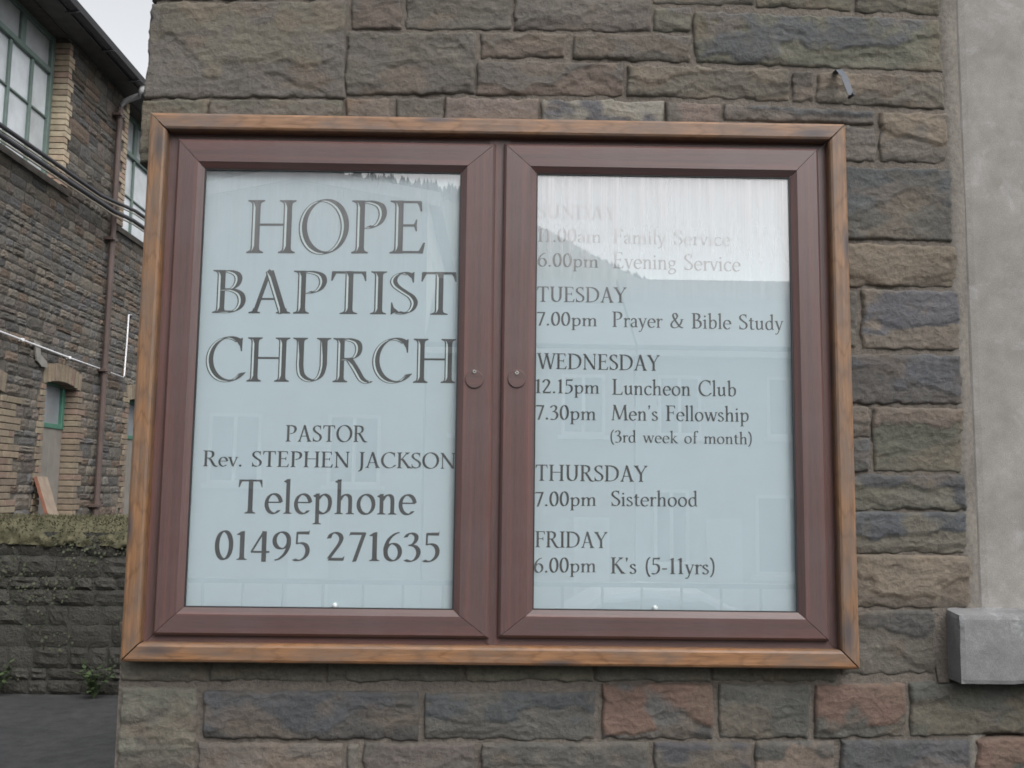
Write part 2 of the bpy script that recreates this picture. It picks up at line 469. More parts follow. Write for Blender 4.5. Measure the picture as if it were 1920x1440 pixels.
M['dark_glass'] = plain('dark_window_glass', (0.19, 0.20, 0.21), 0.05, 0.1, 3)  # base lightened to stand in for reflected sky
M['car_paint'] = plain('silver_car_paint', (0.55, 0.57, 0.6), 0.25, 0.02, 3, 0.3)
M['tyre'] = plain('tyre_rubber', (0.025, 0.025, 0.025), 0.8)
M['bark'] = plain('dark_bark', (0.05, 0.04, 0.03), 0.9, 0.2, 10)

def brick_material():
    mt, nt, bs = nodes('buff_brick')
    oi = nt.nodes.new('ShaderNodeObjectInfo')
    P = worldpos(nt)
    n = noise(nt, 12, 6, 0.6, P)
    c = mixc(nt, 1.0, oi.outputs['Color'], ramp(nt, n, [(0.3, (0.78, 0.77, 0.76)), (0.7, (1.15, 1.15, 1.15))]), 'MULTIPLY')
    L(nt, c, bs.inputs['Base Color']); bs.inputs['Roughness'].default_value = 0.8
    bs.inputs['Specular IOR Level'].default_value = 0.25
    bump(nt, bs, noise(nt, 60, 4, 0.6, P), 0.4, 0.004)
    return mt
M['brick'] = brick_material()

def foliage_material(name, lo, hi, scale=6):
    mt, nt, bs = nodes(name)
    n = noise(nt, scale, 5, 0.6, worldpos(nt))
    L(nt, ramp(nt, n, [(0.3, lo), (0.7, hi)]), bs.inputs['Base Color'])
    bs.inputs['Roughness'].default_value = 0.75
    bs.inputs['Specular IOR Level'].default_value = 0.2
    return mt
M['moss'] = foliage_material('moss', (0.062, 0.060, 0.036), (0.125, 0.116, 0.072), 9)
M['leaf'] = foliage_material('weed_leaf', (0.04, 0.06, 0.028), (0.07, 0.10, 0.045), 14)
M['creeper'] = foliage_material('creeper_leaf', (0.045, 0.05, 0.034), (0.085, 0.09, 0.058), 10)
M['conifer'] = foliage_material('conifer', (0.02, 0.032, 0.018), (0.045, 0.06, 0.03), 0.3)
M['hill'] = foliage_material('hill_cover', (0.045, 0.06, 0.03), (0.10, 0.11, 0.055), 0.08)

def asphalt_material():
    mt, nt, bs = nodes('asphalt')
    P = worldpos(nt)
    n1 = noise(nt, 1.3, 6, 0.6, P); n2 = noise(nt, 120, 4, 0.7, P)
    c = ramp(nt, n1, [(0.3, (0.036, 0.0375, 0.0385)), (0.7, (0.058, 0.0585, 0.0585))])
    c = mixc(nt, 1.0, c, ramp(nt, n2, [(0.3, (0.7, 0.7, 0.7)), (0.7, (1.35, 1.35, 1.35))]), 'MULTIPLY')
    n3 = noise(nt, 9, 7, 0.7, P); n4 = noise(nt, 45, 3, 0.6, P)
    c = mixc(nt, 1.0, c, ramp(nt, n3, [(0.35, (0.78, 0.78, 0.78)), (0.5, (1, 1, 1)), (0.68, (1.3, 1.29, 1.26))]), 'MULTIPLY')
    c = mixc(nt, ramp(nt, n4, [(0.70, (0, 0, 0)), (0.74, (0.5, 0.5, 0.5))]), c, (0.14, 0.135, 0.12))
    L(nt, c, bs.inputs['Base Color']); bs.inputs['Roughness'].default_value = 0.9
    bs.inputs['Specular IOR Level'].default_value = 0.2
    bump(nt, bs, n2, 0.7, 0.004)
    return mt
M['asphalt'] = asphalt_material()

# ================================================================== THE SETTING
tag(MB().box(-400, 400, -420, 400, -1.6, -1.05).build('ground', M['asphalt']), kind='structure')
tag(MB().box(-40, 40, -6.4, 40, -1.04, 0.0).build('forecourt', M['asphalt']), kind='structure')

# ================================================================== THE CHURCH WALL
PAL = {'olive': (0.108, 0.106, 0.086), 'greybrown': (0.113, 0.103, 0.091), 'brown': (0.136, 0.112, 0.094), 'tan': (0.160, 0.130, 0.106),
       'blue': (0.084, 0.088, 0.096), 'bluedark': (0.062, 0.067, 0.075), 'dark': (0.076, 0.076, 0.072), 'orange': (0.150, 0.100, 0.077),
       'lime': (0.185, 0.176, 0.160)}
STONES = [
    (((-0.038,2.878),(0.423,2.89),(0.428,2.77),(-0.033,2.756)),'olive','olive',0.8,3,0.45),
    (((-0.034,2.745),(0.43,2.758),(0.434,2.521),(-0.04,2.513)),'olive','greybrown',1.1,2,0.6),
    (((0.439,2.8),(0.561,2.802),(0.564,2.694),(0.445,2.692)),'greybrown','brown',1,3,0.45),
    (((0.575,2.802),(0.822,2.807),(0.825,2.697),(0.576,2.693)),'greybrown','greybrown',1.2,4,0.45),
    (((0.834,2.807),(1.158,2.811),(1.16,2.699),(0.832,2.696)),'greybrown','greybrown',1.4,4,0.45),
    (((1.168,2.758),(1.255,2.757),(1.256,2.701),(1.165,2.701)),'blue','olive',0.7,2,0.45),
    (((1.166,2.827),(1.408,2.826),(1.408,2.771),(1.166,2.77)),'olive','greybrown',1,3,0.45),
    (((1.419,2.829),(1.644,2.828),(1.644,2.761),(1.415,2.766)),'greybrown','olive',1.2,3,0.45),
    (((1.657,2.831),(1.855,2.827),(1.855,2.754),(1.651,2.758)),'greybrown','olive',1.2,3,0.45),
    (((1.265,2.748),(1.852,2.738),(1.856,2.611),(1.264,2.624)),'blue','olive',1.6,3,0.5),
    (((0.439,2.681),(0.739,2.684),(0.74,2.537),(0.436,2.528)),'greybrown','greybrown',1.0,2,0.6),
    (((0.756,2.685),(0.952,2.689),(0.952,2.631),(0.756,2.624)),'greybrown','brown',1.1,3,0.45),
    (((0.975,2.689),(1.253,2.688),(1.253,2.625),(0.974,2.628)),'greybrown','greybrown',1.1,4,0.45),
    (((0.749,2.614),(1.09,2.617),(1.093,2.538),(0.746,2.533)),'greybrown','brown',1.5,3,0.45),
    (((1.103,2.613),(1.488,2.604),(1.49,2.531),(1.102,2.538)),'brown','greybrown',1.2,2,0.45),
    (((1.498,2.605),(1.546,2.604),(1.546,2.53),(1.495,2.531)),'greybrown','greybrown',0.8,2,0.45),
    (((1.559,2.603),(1.858,2.597),(1.858,2.52),(1.553,2.528)),'brown','greybrown',1.2,3,0.45),
    (((-0.042,2.505),(0.11,2.508),(0.114,2.36),(-0.042,2.358)),'olive','olive',0.7,2,0.45),
    (((0.118,2.507),(0.428,2.513),(0.432,2.379),(0.123,2.373)),'greybrown','olive',0.8,2,0.45),
    (((0.438,2.516),(0.538,2.518),(0.541,2.38),(0.442,2.379)),'brown','orange',1,2,0.45),
    (((0.558,2.518),(0.666,2.522),(0.669,2.383),(0.561,2.381)),'greybrown','brown',1,2,0.45),
    (((0.673,2.522),(0.89,2.524),(0.891,2.386),(0.676,2.383)),'brown','greybrown',1,2,0.45),
    (((0.901,2.524),(1.189,2.522),(1.188,2.391),(0.901,2.386)),'lime','blue',1.2,3,0.45),
    (((1.195,2.522),(1.321,2.52),(1.32,2.393),(1.194,2.391)),'brown','greybrown',1,2,0.45),
    (((1.333,2.519),(1.687,2.508),(1.689,2.476),(1.332,2.482)),'blue','greybrown',1.0,2,0.5),
    (((1.586,2.468),(1.689,2.467),(1.689,2.387),(1.584,2.387)),'dark','greybrown',0.8,2,0.45),
    (((1.704,2.506),(1.861,2.502),(1.86,2.387),(1.701,2.387)),'tan','greybrown',1.6,2,0.45),
    (((1.584,2.369),(1.865,2.369),(1.866,2.198),(1.582,2.197)),'blue','dark',0.9,2,0.7),
    (((1.586,2.185),(1.872,2.184),(1.874,2.087),(1.586,2.087)),'tan','brown',1.5,3,0.45),
    (((1.649,2.076),(1.874,2.074),(1.873,1.939),(1.647,1.939)),'blue','brown',0.9,2,0.7),
    (((1.589,2.072),(1.634,2.072),(1.631,1.942),(1.587,1.941)),'greybrown','greybrown',0.6,2,0.45),
    (((1.591,1.923),(1.873,1.924),(1.872,1.813),(1.591,1.813)),'blue','dark',0.8,2,0.7),
    (((1.594,1.801),(1.658,1.802),(1.656,1.736),(1.593,1.735)),'brown','greybrown',0.8,2,0.45),
    (((1.593,1.728),(1.654,1.728),(1.653,1.656),(1.591,1.655)),'blue','dark',0.5,2,0.45),
    (((1.668,1.802),(1.873,1.8),(1.872,1.657),(1.665,1.658)),'brown','olive',1.6,4,0.2),
    (((1.591,1.646),(1.871,1.649),(1.871,1.571),(1.589,1.568)),'bluedark','olive',1.2,2,0.55),
    (((1.588,1.562),(1.87,1.565),(1.872,1.476),(1.586,1.473)),'bluedark','olive',1.3,2,0.55),
    (((1.586,1.467),(1.876,1.468),(1.874,1.353),(1.583,1.352)),'tan','brown',1.4,2,0.6),
    (((1.583,1.341),(1.793,1.344),(1.79,1.209),(1.579,1.204)),'dark','greybrown',1.1,2,0.45),
    (((-0.026,1.299),(0.164,1.301),(0.17,1.175),(-0.019,1.176)),'dark','olive',0.8,2,0.45),
    (((0.174,1.301),(0.423,1.303),(0.428,1.178),(0.179,1.178)),'dark','olive',0.8,2,0.45),
    (((0.433,1.303),(0.733,1.307),(0.735,1.181),(0.437,1.18)),'dark','olive',0.8,2,0.45),
    (((0.742,1.307),(1.022,1.31),(1.023,1.184),(0.745,1.183)),'dark','olive',0.8,2,0.45),
    (((1.032,1.31),(1.284,1.312),(1.283,1.186),(1.032,1.186)),'dark','olive',0.8,2,0.45),
    (((1.293,1.313),(1.57,1.315),(1.567,1.189),(1.292,1.189)),'dark','olive',0.8,2,0.45),
    (((-0.018,1.161),(0.15,1.16),(0.155,0.949),(-0.018,0.947)),'olive','greybrown',0.8,2,0.45),
    (((0.166,1.154),(0.638,1.156),(0.64,1.056),(0.17,1.054)),'bluedark','dark',0.8,2,0.7),
    (((0.655,1.156),(1.03,1.16),(1.031,1.06),(0.656,1.056)),'bluedark','dark',0.9,2,0.6),
    (((1.047,1.177),(1.291,1.18),(1.291,1.063),(1.046,1.06)),'orange','dark',1.3,2,0.6),
    (((1.306,1.18),(1.505,1.182),(1.504,1.066),(1.305,1.063)),'dark','dark',0.8,2,0.45),
    (((1.522,1.181),(1.719,1.184),(1.719,1.071),(1.518,1.066)),'orange','dark',1.0,2,0.7),
    (((1.735,1.189),(2.002,1.195),(1.996,1.082),(1.73,1.073)),'dark','olive',1.2,3,0.45),
    (((0.162,1.043),(0.474,1.044),(0.478,0.929),(0.168,0.926)),'greybrown','brown',0.9,3,0.45),
    (((0.486,1.045),(0.509,1.045),(0.512,0.929),(0.489,0.929)),'greybrown','greybrown',0.6,2,0.45),
    (((0.523,1.045),(0.763,1.047),(0.765,0.931),(0.526,0.929)),'greybrown','greybrown',1,3,0.45),
    (((0.782,1.048),(1.146,1.052),(1.146,0.935),(0.784,0.932)),'dark','greybrown',1,2,0.45),
    (((1.161,1.054),(1.372,1.054),(1.37,0.937),(1.161,0.935)),'bluedark','greybrown',0.9,2,0.7),
    (((1.386,1.056),(1.559,1.06),(1.556,0.938),(1.384,0.937)),'dark','brown',0.8,2,0.45),
    (((1.576,1.061),(1.862,1.066),(1.859,0.941),(1.573,0.938)),'bluedark','blue',0.8,2,0.7),
    (((1.875,1.067),(2.061,1.071),(2.055,0.942),(1.87,0.941)),'orange','dark',0.9,2,0.45),
]
church = MB()
church.box(-0.022, 1.868, 0.0, 2.2, -1.0, 3.54)  # unseen depth and height cut short to let sky light reach the hall
church.box(1.868, 5.0, 0.022, 2.2, -1.0, 3.54)
church = church.build('church', M['mortar'])
tag(church, 'church of coursed rock faced sandstone with smooth rendered window surround at right', 'church')

def rock_face(quad, ca, cb, rough, levels, flat, seed, cell=0.0045, corner=False):
    (ax, az), (bx, bz), (cx, cz), (dx, dz) = quad
    k = 0.0026                                          # thin joints
    if not corner: ax -= k; dx -= k
    az += k; bx += k; bz += k; cx += k; cz -= k; dz -= k
    w = ((bx - ax) + (cx - dx)) / 2; h = ((az - dz) + (bz - cz)) / 2
    nx = max(8, int(w / cell)); nz = max(6, int(h / cell))
    u = np.linspace(0, 1, nx + 1)[None, :].repeat(nz + 1, 0); v = np.linspace(0, 1, nz + 1)[:, None].repeat(nx + 1, 1)
    X = (ax * (1 - u) + bx * u) * v + (dx * (1 - u) + cx * u) * (1 - v)
    Z = (az * (1 - u) + bz * u) * v + (dz * (1 - u) + cz * u) * (1 - v)
    # wavering outline
    wob = 0.0024
    X = X + wob * fbm(X * 14, Z * 14, 3, seed + 40) * (1 - 0.0 * u)
    Z = Z + wob * fbm(X * 14, Z * 14, 3, seed + 80)
    e = np.minimum(np.minimum(u, 1 - u) * w, np.minimum(v, 1 - v) * h)
    en = e + 0.0045 * fbm(X * 30, Z * 30, 3, seed + 5)
    prof = sstep(-0.001, 0.0045, en)
    n = fbm(X * 5.0, Z * 9.0, 3, seed, 0.5) + 0.10 * fbm(X * 26, Z * 34, 2, seed + 4)
    q = 0.55 * n + 1.05 * (v - 0.5) + (flat - 0.05)
    t = np.clip(q * levels * 0.9, -3, 1.0)            # 1.0 = the untouched split face; below it the flaked ledges
    fl = np.floor(t - 1e-6); fr = t - fl
    hgt = (fl + sstep(0.90, 1.0, fr) * 0.82 + 0.18 * fr)
    hgt = np.maximum(hgt, -2.2) / levels
    slope = fbm(X * 3, Z * 3, 2, seed + 60)
    d = 0.0082 + 0.0080 * rough * (hgt - 0.25) + 0.0010 * fbm(X * 24, Z * 40, 3, seed + 9) + 0.0011 * fbm(X * 75, Z * 130, 4, seed + 19, 0.6) + 0.0024 * slope
    d = d - 0.0025 * rough * sstep(0.22, 0.0, v) * (0.5 + 0.5 * fbm(X * 9, Z * 3, 3, seed + 71))
    d = np.maximum(d, 0.002)
    if corner and w > 0.3:                              # chiselled margin down the arris
        mz = sstep(0.026, 0.032, X - ax + 0.003 * fbm(Z * 8, Z * 3, 2, seed))
        d = d * mz + (0.0065 + 0.0006 * fbm(X * 90, Z * 150, 3, seed)) * (1 - mz)
    Y = 0.004 - prof * (d + 0.0055)
    Y = Y + 0.0012 * (1 - prof) * fbm(X * 40, Z * 40, 2, seed + 3)
    skin = sstep(-0.08, 0.06, t - 0.93 + 0.25 * fbm(X * 10, Z * 10, 3, seed + 6))
    ca = np.array(ca); cb = np.array(cb)
    cc = ca * skin[..., None] + cb * (1 - skin[..., None])
    drift = fbm(X * 4, Z * 7, 4, seed + 21)
    cc = cc * (1 + 0.16 * drift[..., None])
    warm = sstep(0.25, 0.6, fbm(X * 5, Z * 9, 4, seed + 33))
    cc = cc * (1 - 0.35 * warm[..., None]) + np.array((0.148, 0.116, 0.088)) * 0.35 * warm[..., None]
    edge = 1 - sstep(0.0, 0.012, en + 0.004)
    cc = cc * (1 - 0.35 * edge[..., None]) + np.array((0.135, 0.122, 0.104)) * 0.35 * edge[..., None]
    nv = (nx + 1) * (nz + 1)
    V = np.stack([X, Y, Z], -1).reshape(-1, 3)
    C = np.concatenate([cc.reshape(-1, 3), np.ones((nv, 1))], 1)
    idx = np.arange(nv).reshape(nz + 1, nx + 1)
    F = np.stack([idx[:-1, :-1], idx[:-1, 1:], idx[1:, 1:], idx[1:, :-1]], -1).reshape(-1, 4)
    # skirt back into the wall
    ring = np.concatenate([idx[0, :], idx[1:, -1], idx[-1, -2::-1], idx[-2:0:-1, 0]])
    S = V[ring].copy(); S[:, 1] = 0.03 if not corner else 0.03
    if corner:
        S[S[:, 0] < ax + 0.03, 1] = 0.28
    k = len(ring); sid = nv + np.arange(k)
    SF = np.stack([ring, sid, np.roll(sid, -1), np.roll(ring, -1)], -1)
    me = bpy.data.meshes.new('stone')
    me.from_pydata(np.concatenate([V, S]).tolist(), [], np.concatenate([F, SF]).tolist())
    at = me.color_attributes.new('tint', 'FLOAT_COLOR', 'POINT')
    at.data.foreach_set('color', np.concatenate([C, C[ring]]).astype(np.float32).ravel())
    smooth(me)
    return me

def jit(c, s):
    r = random.Random(s); k = 1 + r.uniform(-0.12, 0.12)
    mean = (0.114, 0.104, 0.093)
    return tuple((x * 0.84 + y * 0.16) * k * (1 + r.uniform(-0.03, 0.03)) for x, y in zip(c, mean))
sid = 0
for quad, ca, cb, rough, lev, flat in STONES:
    sid += 1
    corner = min(p[0] for p in quad) < 0.0
    link('stone', rock_face(quad, jit(PAL[ca], sid), jit(PAL[cb], sid + 500), rough, lev, flat, sid, corner=corner), M['stone'], church)
# the same walling carried on beyond the picture's edges
def filler(x0, x1, z0, z1, seed):
    global sid
    r = random.Random(seed)
    z = z0
    while z < z1 - 0.05:
        h = min(r.uniform(0.09, 0.16), z1 - z)
        if z1 - z - h < 0.06: h = z1 - z
        x = x0
        while x < x1 - 0.02:
            w = min(r.uniform(0.2, 0.5), x1 - x)
            if x1 - x - w < 0.12: w = x1 - x
            sid += 1
            q = ((x + .004, z + h - .004), (x + w - .005, z + h - .004), (x + w - .005, z + .005), (x + .004, z + .005))
            ca = r.choice(['olive', 'greybrown', 'brown', 'blue', 'dark', 'greybrown'])
            link('stone', rock_face(q, jit(PAL[ca], sid), jit(PAL[r.choice(['greybrown', 'brown', 'olive'])], sid), 1.1, 3, 0.45, sid, 0.016, -0.1 < x <= -0.03), M['stone'], church)
            x += w
        z += h
filler(-0.035, 1.86, 2.895, 3.55, 3)
filler(0.445, 1.86, 2.812, 2.895, 6)
filler(2.02, 3.0, 0.93, 1.19, 7)
filler(3.02, 4.4, 0.3, 3.5, 8)
# the return wall down the lane
n0 = len(church.children)
filler(-2.18, -0.30, 0.0, 3.5, 9)
for o in list(church.children)[n0:]:
    o.rotation_euler = (0, 0, -math.pi / 2); o.location = (-0.022, 0, 0)
filler(-0.035, 2.3, 0.0, 0.915, 4)
# mortar strip, rendered surround and its sill
st = MB()
zs = np.linspace(0.9, 3.6, 110)
vs, fs = [], []
for i, z in enumerate(zs):
    xo = 1.866 + 0.006 * float(noise2(z * 6, 1.3)); xi = 1.903 + 0.004 * float(noise2(z * 5, 7.7))
    vs += [(xo - 0.012, 0.004, z), (xo, -0.004, z), (xo + 0.016, -0.003, z), (xi, 0.010, z), (xi + 0.012, 0.024, z)]
for i in range(len(zs) - 1):
    for k in range(4):
        a = i * 5 + k
        fs.append((a, a + 1, a + 6, a + 5))
st.add(vs, fs)
st.build('mortar_fillet', M['fillet'], church, True)
rs = MB()
rs.prism([(1.896, 0.024), (1.899, 0.012), (1.906, 0.007), (1.92, 0.005), (3.0, 0.005), (3.0, 0.024)], 'z', 1.352, 3.6)
rs.build('window_surround', M['render'], church, False)
def worn_block(x0, x1, y0, y1, z0, z1, ny, nx_, nz_, fall, wear, seed):
    bm = bmesh.new()
    bmesh.ops.create_cube(bm, size=1)
    for ax, n in ((0, nx_), (1, ny), (2, nz_)):
        for k in range(1, n):
            co = [0, 0, 0]; co[ax] = -0.5 + k / n; no = [0, 0, 0]; no[ax] = 1
            bmesh.ops.bisect_plane(bm, geom=bm.verts[:] + bm.edges[:] + bm.faces[:], plane_co=co, plane_no=no)
    for v in bm.verts:
        p = v.co
        q = Vector((x0 + (p.x + .5) * (x1 - x0), y0 + (p.y + .5) * (y1 - y0), z0 + (p.z + .5) * (z1 - z0)))
        if p.z > 0: q.z += fall * (p.y + .5)
        near = sum(1 for t in p if abs(abs(t) - .5) < 1e-4)
        r_ = float(fbm(q.x * 22 + q.y * 31, q.z * 22 + q.y * 17, 3, seed))
        if near >= 2:
            d = wear * (0.55 + 1.1 * max(0, r_))
            for ax in range(3):
                if abs(abs(p[ax]) - .5) < 1e-4: q[ax] -= math.copysign(d, p[ax])
        else:
            q += Vector((0, .0012 * r_, .0008 * r_))
        v.co = q
    me = bpy.data.meshes.new('block'); bm.to_mesh(me); bm.free()
    return me
link('window_sill', worn_block(1.816, 3.2, -0.070, 0.10, 1.197, 1.346, 8, 110, 14, 0.016, 0.0032, 5), M['sill'], church)
b = MB()
b.add([(1.786, -.008, 1.352), (1.818, -.012, 1.355), (1.818, -.010, 1.19), (1.796, -.006, 1.19), (1.784, -.007, 1.27)], [(0, 4, 3, 2, 1)])
b.build('mortar_fillet', M['mortar'], church)

# small bent strap sticking out of the joint above the board
t = MB()
pts = [(1.600, 0.02, 2.604), (1.598, -0.035, 2.597), (1.604, -0.050, 2.575), (1.619, -0.052, 2.528)]
for (a, b_) in zip(pts, pts[1:]):
    p, q = Vector(a), Vector(b_)
    t.add([p + Vector((-.008, 0, 0)), p + Vector((.008, 0, 0)), q + Vector((.007, 0, 0)), q + Vector((-.007, 0, 0)),
           p + Vector((-.008, .002, .001)), p + Vector((.008, .002, .001)), q + Vector((.007, .002, .001)), q + Vector((-.007, .002, .001))],
          [(0, 1, 2, 3), (7, 6, 5, 4), (0, 3, 7, 4), (1, 5, 6, 2), (0, 4, 5, 1), (3, 2, 6, 7)])
tie = t.build('metal_strap', M['tie'])
tag(tie, 'short bent blue grey metal strap poking out of the joint above the noticeboard', 'strap')
t = MB(); t.tube([(1.624, -.056, 2.531), (1.622, -.03, 2.531)], 0.004, 8)
t.build('nail', M['iron'], tie)

# ================================================================== THE NOTICEBOARD
ZB = 1.22566
BW, BH = 1.6008, 1.2285
board = empty('noticeboard', (0, 0, ZB))
tag(board, 'glazed two door church noticeboard with brown frame hung on the stone wall', 'noticeboard')

def member(name, mat, parent, length, prof, side, u0, v0, u1, v1, wl=1.0, wr=1.0, tint=None):
    """mitred moulding along local X; prof = (inset, depth) points; side picks the edge of the rectangle u0..u1, v0..v1"""
    vs, fs = [], []
    n = len(prof)
    segs = 24
    for i in range(segs + 1):
        s = i / segs
        for (p, y) in prof:
            x0, x1 = p * wl + 0.0007, length - p * wr - 0.0007
            vs.append((x0 + (x1 - x0) * s, y, p))
    for i in range(segs):
        for k in range(n - 1):
            a = i * n + k
            fs.append((a, a + n, a + n + 1, a + 1))
    fs.append(tuple(range(n))); fs.append(tuple(segs * n + k for k in range(n - 1, -1, -1)))
    o = MB().add(vs, fs).build(name, mat, parent)
    if side == 'bottom': mm = Matrix(((1, 0, 0), (0, 1, 0), (0, 0, 1))); loc = (u0, 0, v0)
    elif side == 'right': mm = Matrix(((0, 0, -1), (0, 1, 0), (1, 0, 0))); loc = (u1, 0, v0)
    elif side == 'top': mm = Matrix(((-1, 0, 0), (0, 1, 0), (0, 0, -1))); loc = (u1, 0, v1)
    else: mm = Matrix(((0, 0, 1), (0, 1, 0), (-1, 0, 0))); loc = (u0, 0, v1)
    m4 = mm.to_4x4(); m4.translation = loc
    o.matrix_local = m4
    if tint: o.color = (*tint, 1)
    return o

g = 0.0012   # open mitre
wood = [(0, 0.004), (0, -0.058), (0.0025, -0.0625), (0.007, -0.065), (0.033, -0.065), (0.0375, -0.0625), (0.040, -0.057), (0.040, -0.030)]
member('timber_rail', M['oak'], board, BW - 2 * g, wood, 'bottom', g, 0, BW - g, BH, tint=(1.12, 1.0, 0.90))
member('timber_rail', M['oak'], board, BW - 2 * g, wood, 'top', g, 0, BW - g, BH, tint=(1.08, 1.05, 1.1))
member('timber_stile', M['oak'], board, BH - 2 * g, wood, 'left', 0, g, BW, BH - g, tint=(1.0, 0.93, 0.86))
member('timber_stile', M['oak'], board, BH - 2 * g, wood, 'right', 0, g, BW, BH - g, tint=(1.0, 0.98, 1.0))
fr = [(0, -0.004), (0, -0.036), (0.050, -0.036), (0.050, -0.012)]
f0, f1, h0, h1 = 0.0385, BW - 0.0385, 0.0335, BH - 0.036
for side, ln in (('bottom', f1 - f0), ('top', f1 - f0), ('left', h1 - h0), ('right', h1 - h0)):
    member('frame_member', M['rosewood'], board, ln, fr, side, f0, h0, f1, h1)
# mullion with a pointed foot
mu = MB()
pl = [(0.0, -0.772), (0.0, 0.40)]
mu.prism([(-0.024, 0.42), (-0.024, -0.744), (0.0, -0.768), (0.024, -0.744), (0.024, 0.42)], 'y', -0.0395, -0.020)
mo = mu.build('mullion', M['rosewood'], board)
# build it along local X so the streaks run up the post
for vtx in mo.data.vertices:
    vtx.co = Vector((vtx.co.z, vtx.co.y, -vtx.co.x))
mm = Matrix(((0, 0, -1), (0, 1, 0), (1, 0, 0))).to_4x4(); mm.translation = (0.803, 0, 0.80)
mo.matrix_local = mm
# the back panel box
MB().box(f0 + 0.004, f1 - 0.004, -0.0215, -0.012, h0 + 0.004, h1 - 0.004).build('back_board', M['gasket'], board)

PY = -0.0265
def leaf(u0, u1, v0, v1, gl, gr, gb, gt, lock_u, lock_v, key_v, dirt_glare):
    """one glazed door: gl.. = widths of the four sash members to the glass"""
    d = empty('door'); d.parent = board
    def prof(w):
        k = w - 0.0135
        return [(0, -0.034), (0, -0.047), (0.0015, -0.0495), (0.0065, -0.0545), (k, -0.0545), (k + 0.001, -0.0535), (w, -0.0445), (w, -0.036)]
    member('door_rail', M['rosewood'], d, u1 - u0, prof(gb), 'bottom', u0, v0, u1, v1, gl / gb, gr / gb)
    member('door_rail', M['rosewood'], d, u1 - u0, prof(gt), 'top', u0, v0, u1, v1, gr / gt, gl / gt)
    member('door_stile', M['rosewood'], d, v1 - v0, prof(gl), 'left', u0, v0, u1, v1, gt / gl, gb / gl)
    member('door_stile', M['rosewood'], d, v1 - v0, prof(gr), 'right', u0, v0, u1, v1, gb / gr, gt / gr)
    a0, a1, b0, b1 = u0 + gl, u1 - gr, v0 + gb, v1 - gt
    gk = [(0, -0.036), (0, -0.0435), (0.003, -0.0435), (0.003, -0.036)]
    q = MB()
    for side in 'btlr':
        if side == 'b': q.box(a0, a1, -0.0435, -0.0385, b0, b0 + 0.0025)
        if side == 't': q.box(a0, a1, -0.0435, -0.0385, b1 - 0.0025, b1)
        if side == 'l': q.box(a0, a0 + 0.003, -0.0435, -0.0385, b0 + 0.0025, b1 - 0.0025)
        if side == 'r': q.box(a1 - 0.003, a1, -0.0435, -0.0385, b0 + 0.0025, b1 - 0.0025)
    q.build('gasket', M['gasket'], d)
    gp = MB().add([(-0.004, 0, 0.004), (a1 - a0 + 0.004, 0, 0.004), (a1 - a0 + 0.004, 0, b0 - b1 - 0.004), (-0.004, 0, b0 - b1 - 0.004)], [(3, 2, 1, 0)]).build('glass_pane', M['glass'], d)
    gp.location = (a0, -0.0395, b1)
    gp.color = (dirt_glare, dirt_glare, dirt_glare, 1)
    # round swivel cover with the key barrel above it
    c = MB()
    pts = [(0.0, 0.0205), (0.0022, 0.0205), (0.0032, 0.0193)]
    n = 40; vs = []; fs = []
    for y, rr in pts:
        vs += [(lock_u + rr * math.cos(2 * math.pi * k / n), -0.0546 - y, lock_v + rr * math.sin(2 * math.pi * k / n)) for k in range(n)]
    for i in range(2):
        for k in range(n): fs.append((i * n + k, i * n + (k + 1) % n, (i + 1) * n + (k + 1) % n, (i + 1) * n + k))
    fs.append(tuple(2 * n + k for k in range(n)))
    c.add(vs, fs).build('lock_cover', M['rosewood'], d)
    k_ = MB()
    k_.tube([(lock_u, -0.0575, key_v), (lock_u, -0.0600, key_v)], 0.0042, 16)
    k_.build('key_barrel', M['steel'], d)
    MB().tube([(lock_u, -0.0599, key_v), (lock_u, -0.0603, key_v)], 0.0017, 10).build('keyhole', M['gasket'], d)
    # notice behind the glass
    p = MB().box(a0 - 0.012, a1 + 0.012, PY, PY + 0.004, b0 - 0.012, b1 + 0.012).build('notice_panel', M['panel'], board)
    return p
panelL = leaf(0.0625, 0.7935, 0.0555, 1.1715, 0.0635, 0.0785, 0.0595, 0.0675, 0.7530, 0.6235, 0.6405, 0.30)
panelR = leaf(0.8125, 1.5395, 0.0575, 1.1725, 0.0755, 0.0655, 0.0600, 0.0675, 0.8480, 0.6260, 0.6390, 1.25)  # film raised on this pane to paint the mirrored sky's wash-out
for pu, pv, pp in ((0.453, 1.346 - ZB, panelL), (1.160, 1.348 - ZB, panelR)):
    me = bpy.data.meshes.new('pin'); bm = bmesh.new()
    bmesh.ops.create_uvsphere(bm, u_segments=16, v_segments=10, radius=0.0058); bm.to_mesh(me); bm.free(); smooth(me)
    o = link('pin', me, M['pin'], pp); o.location = (pu, PY - 0.003, pv)

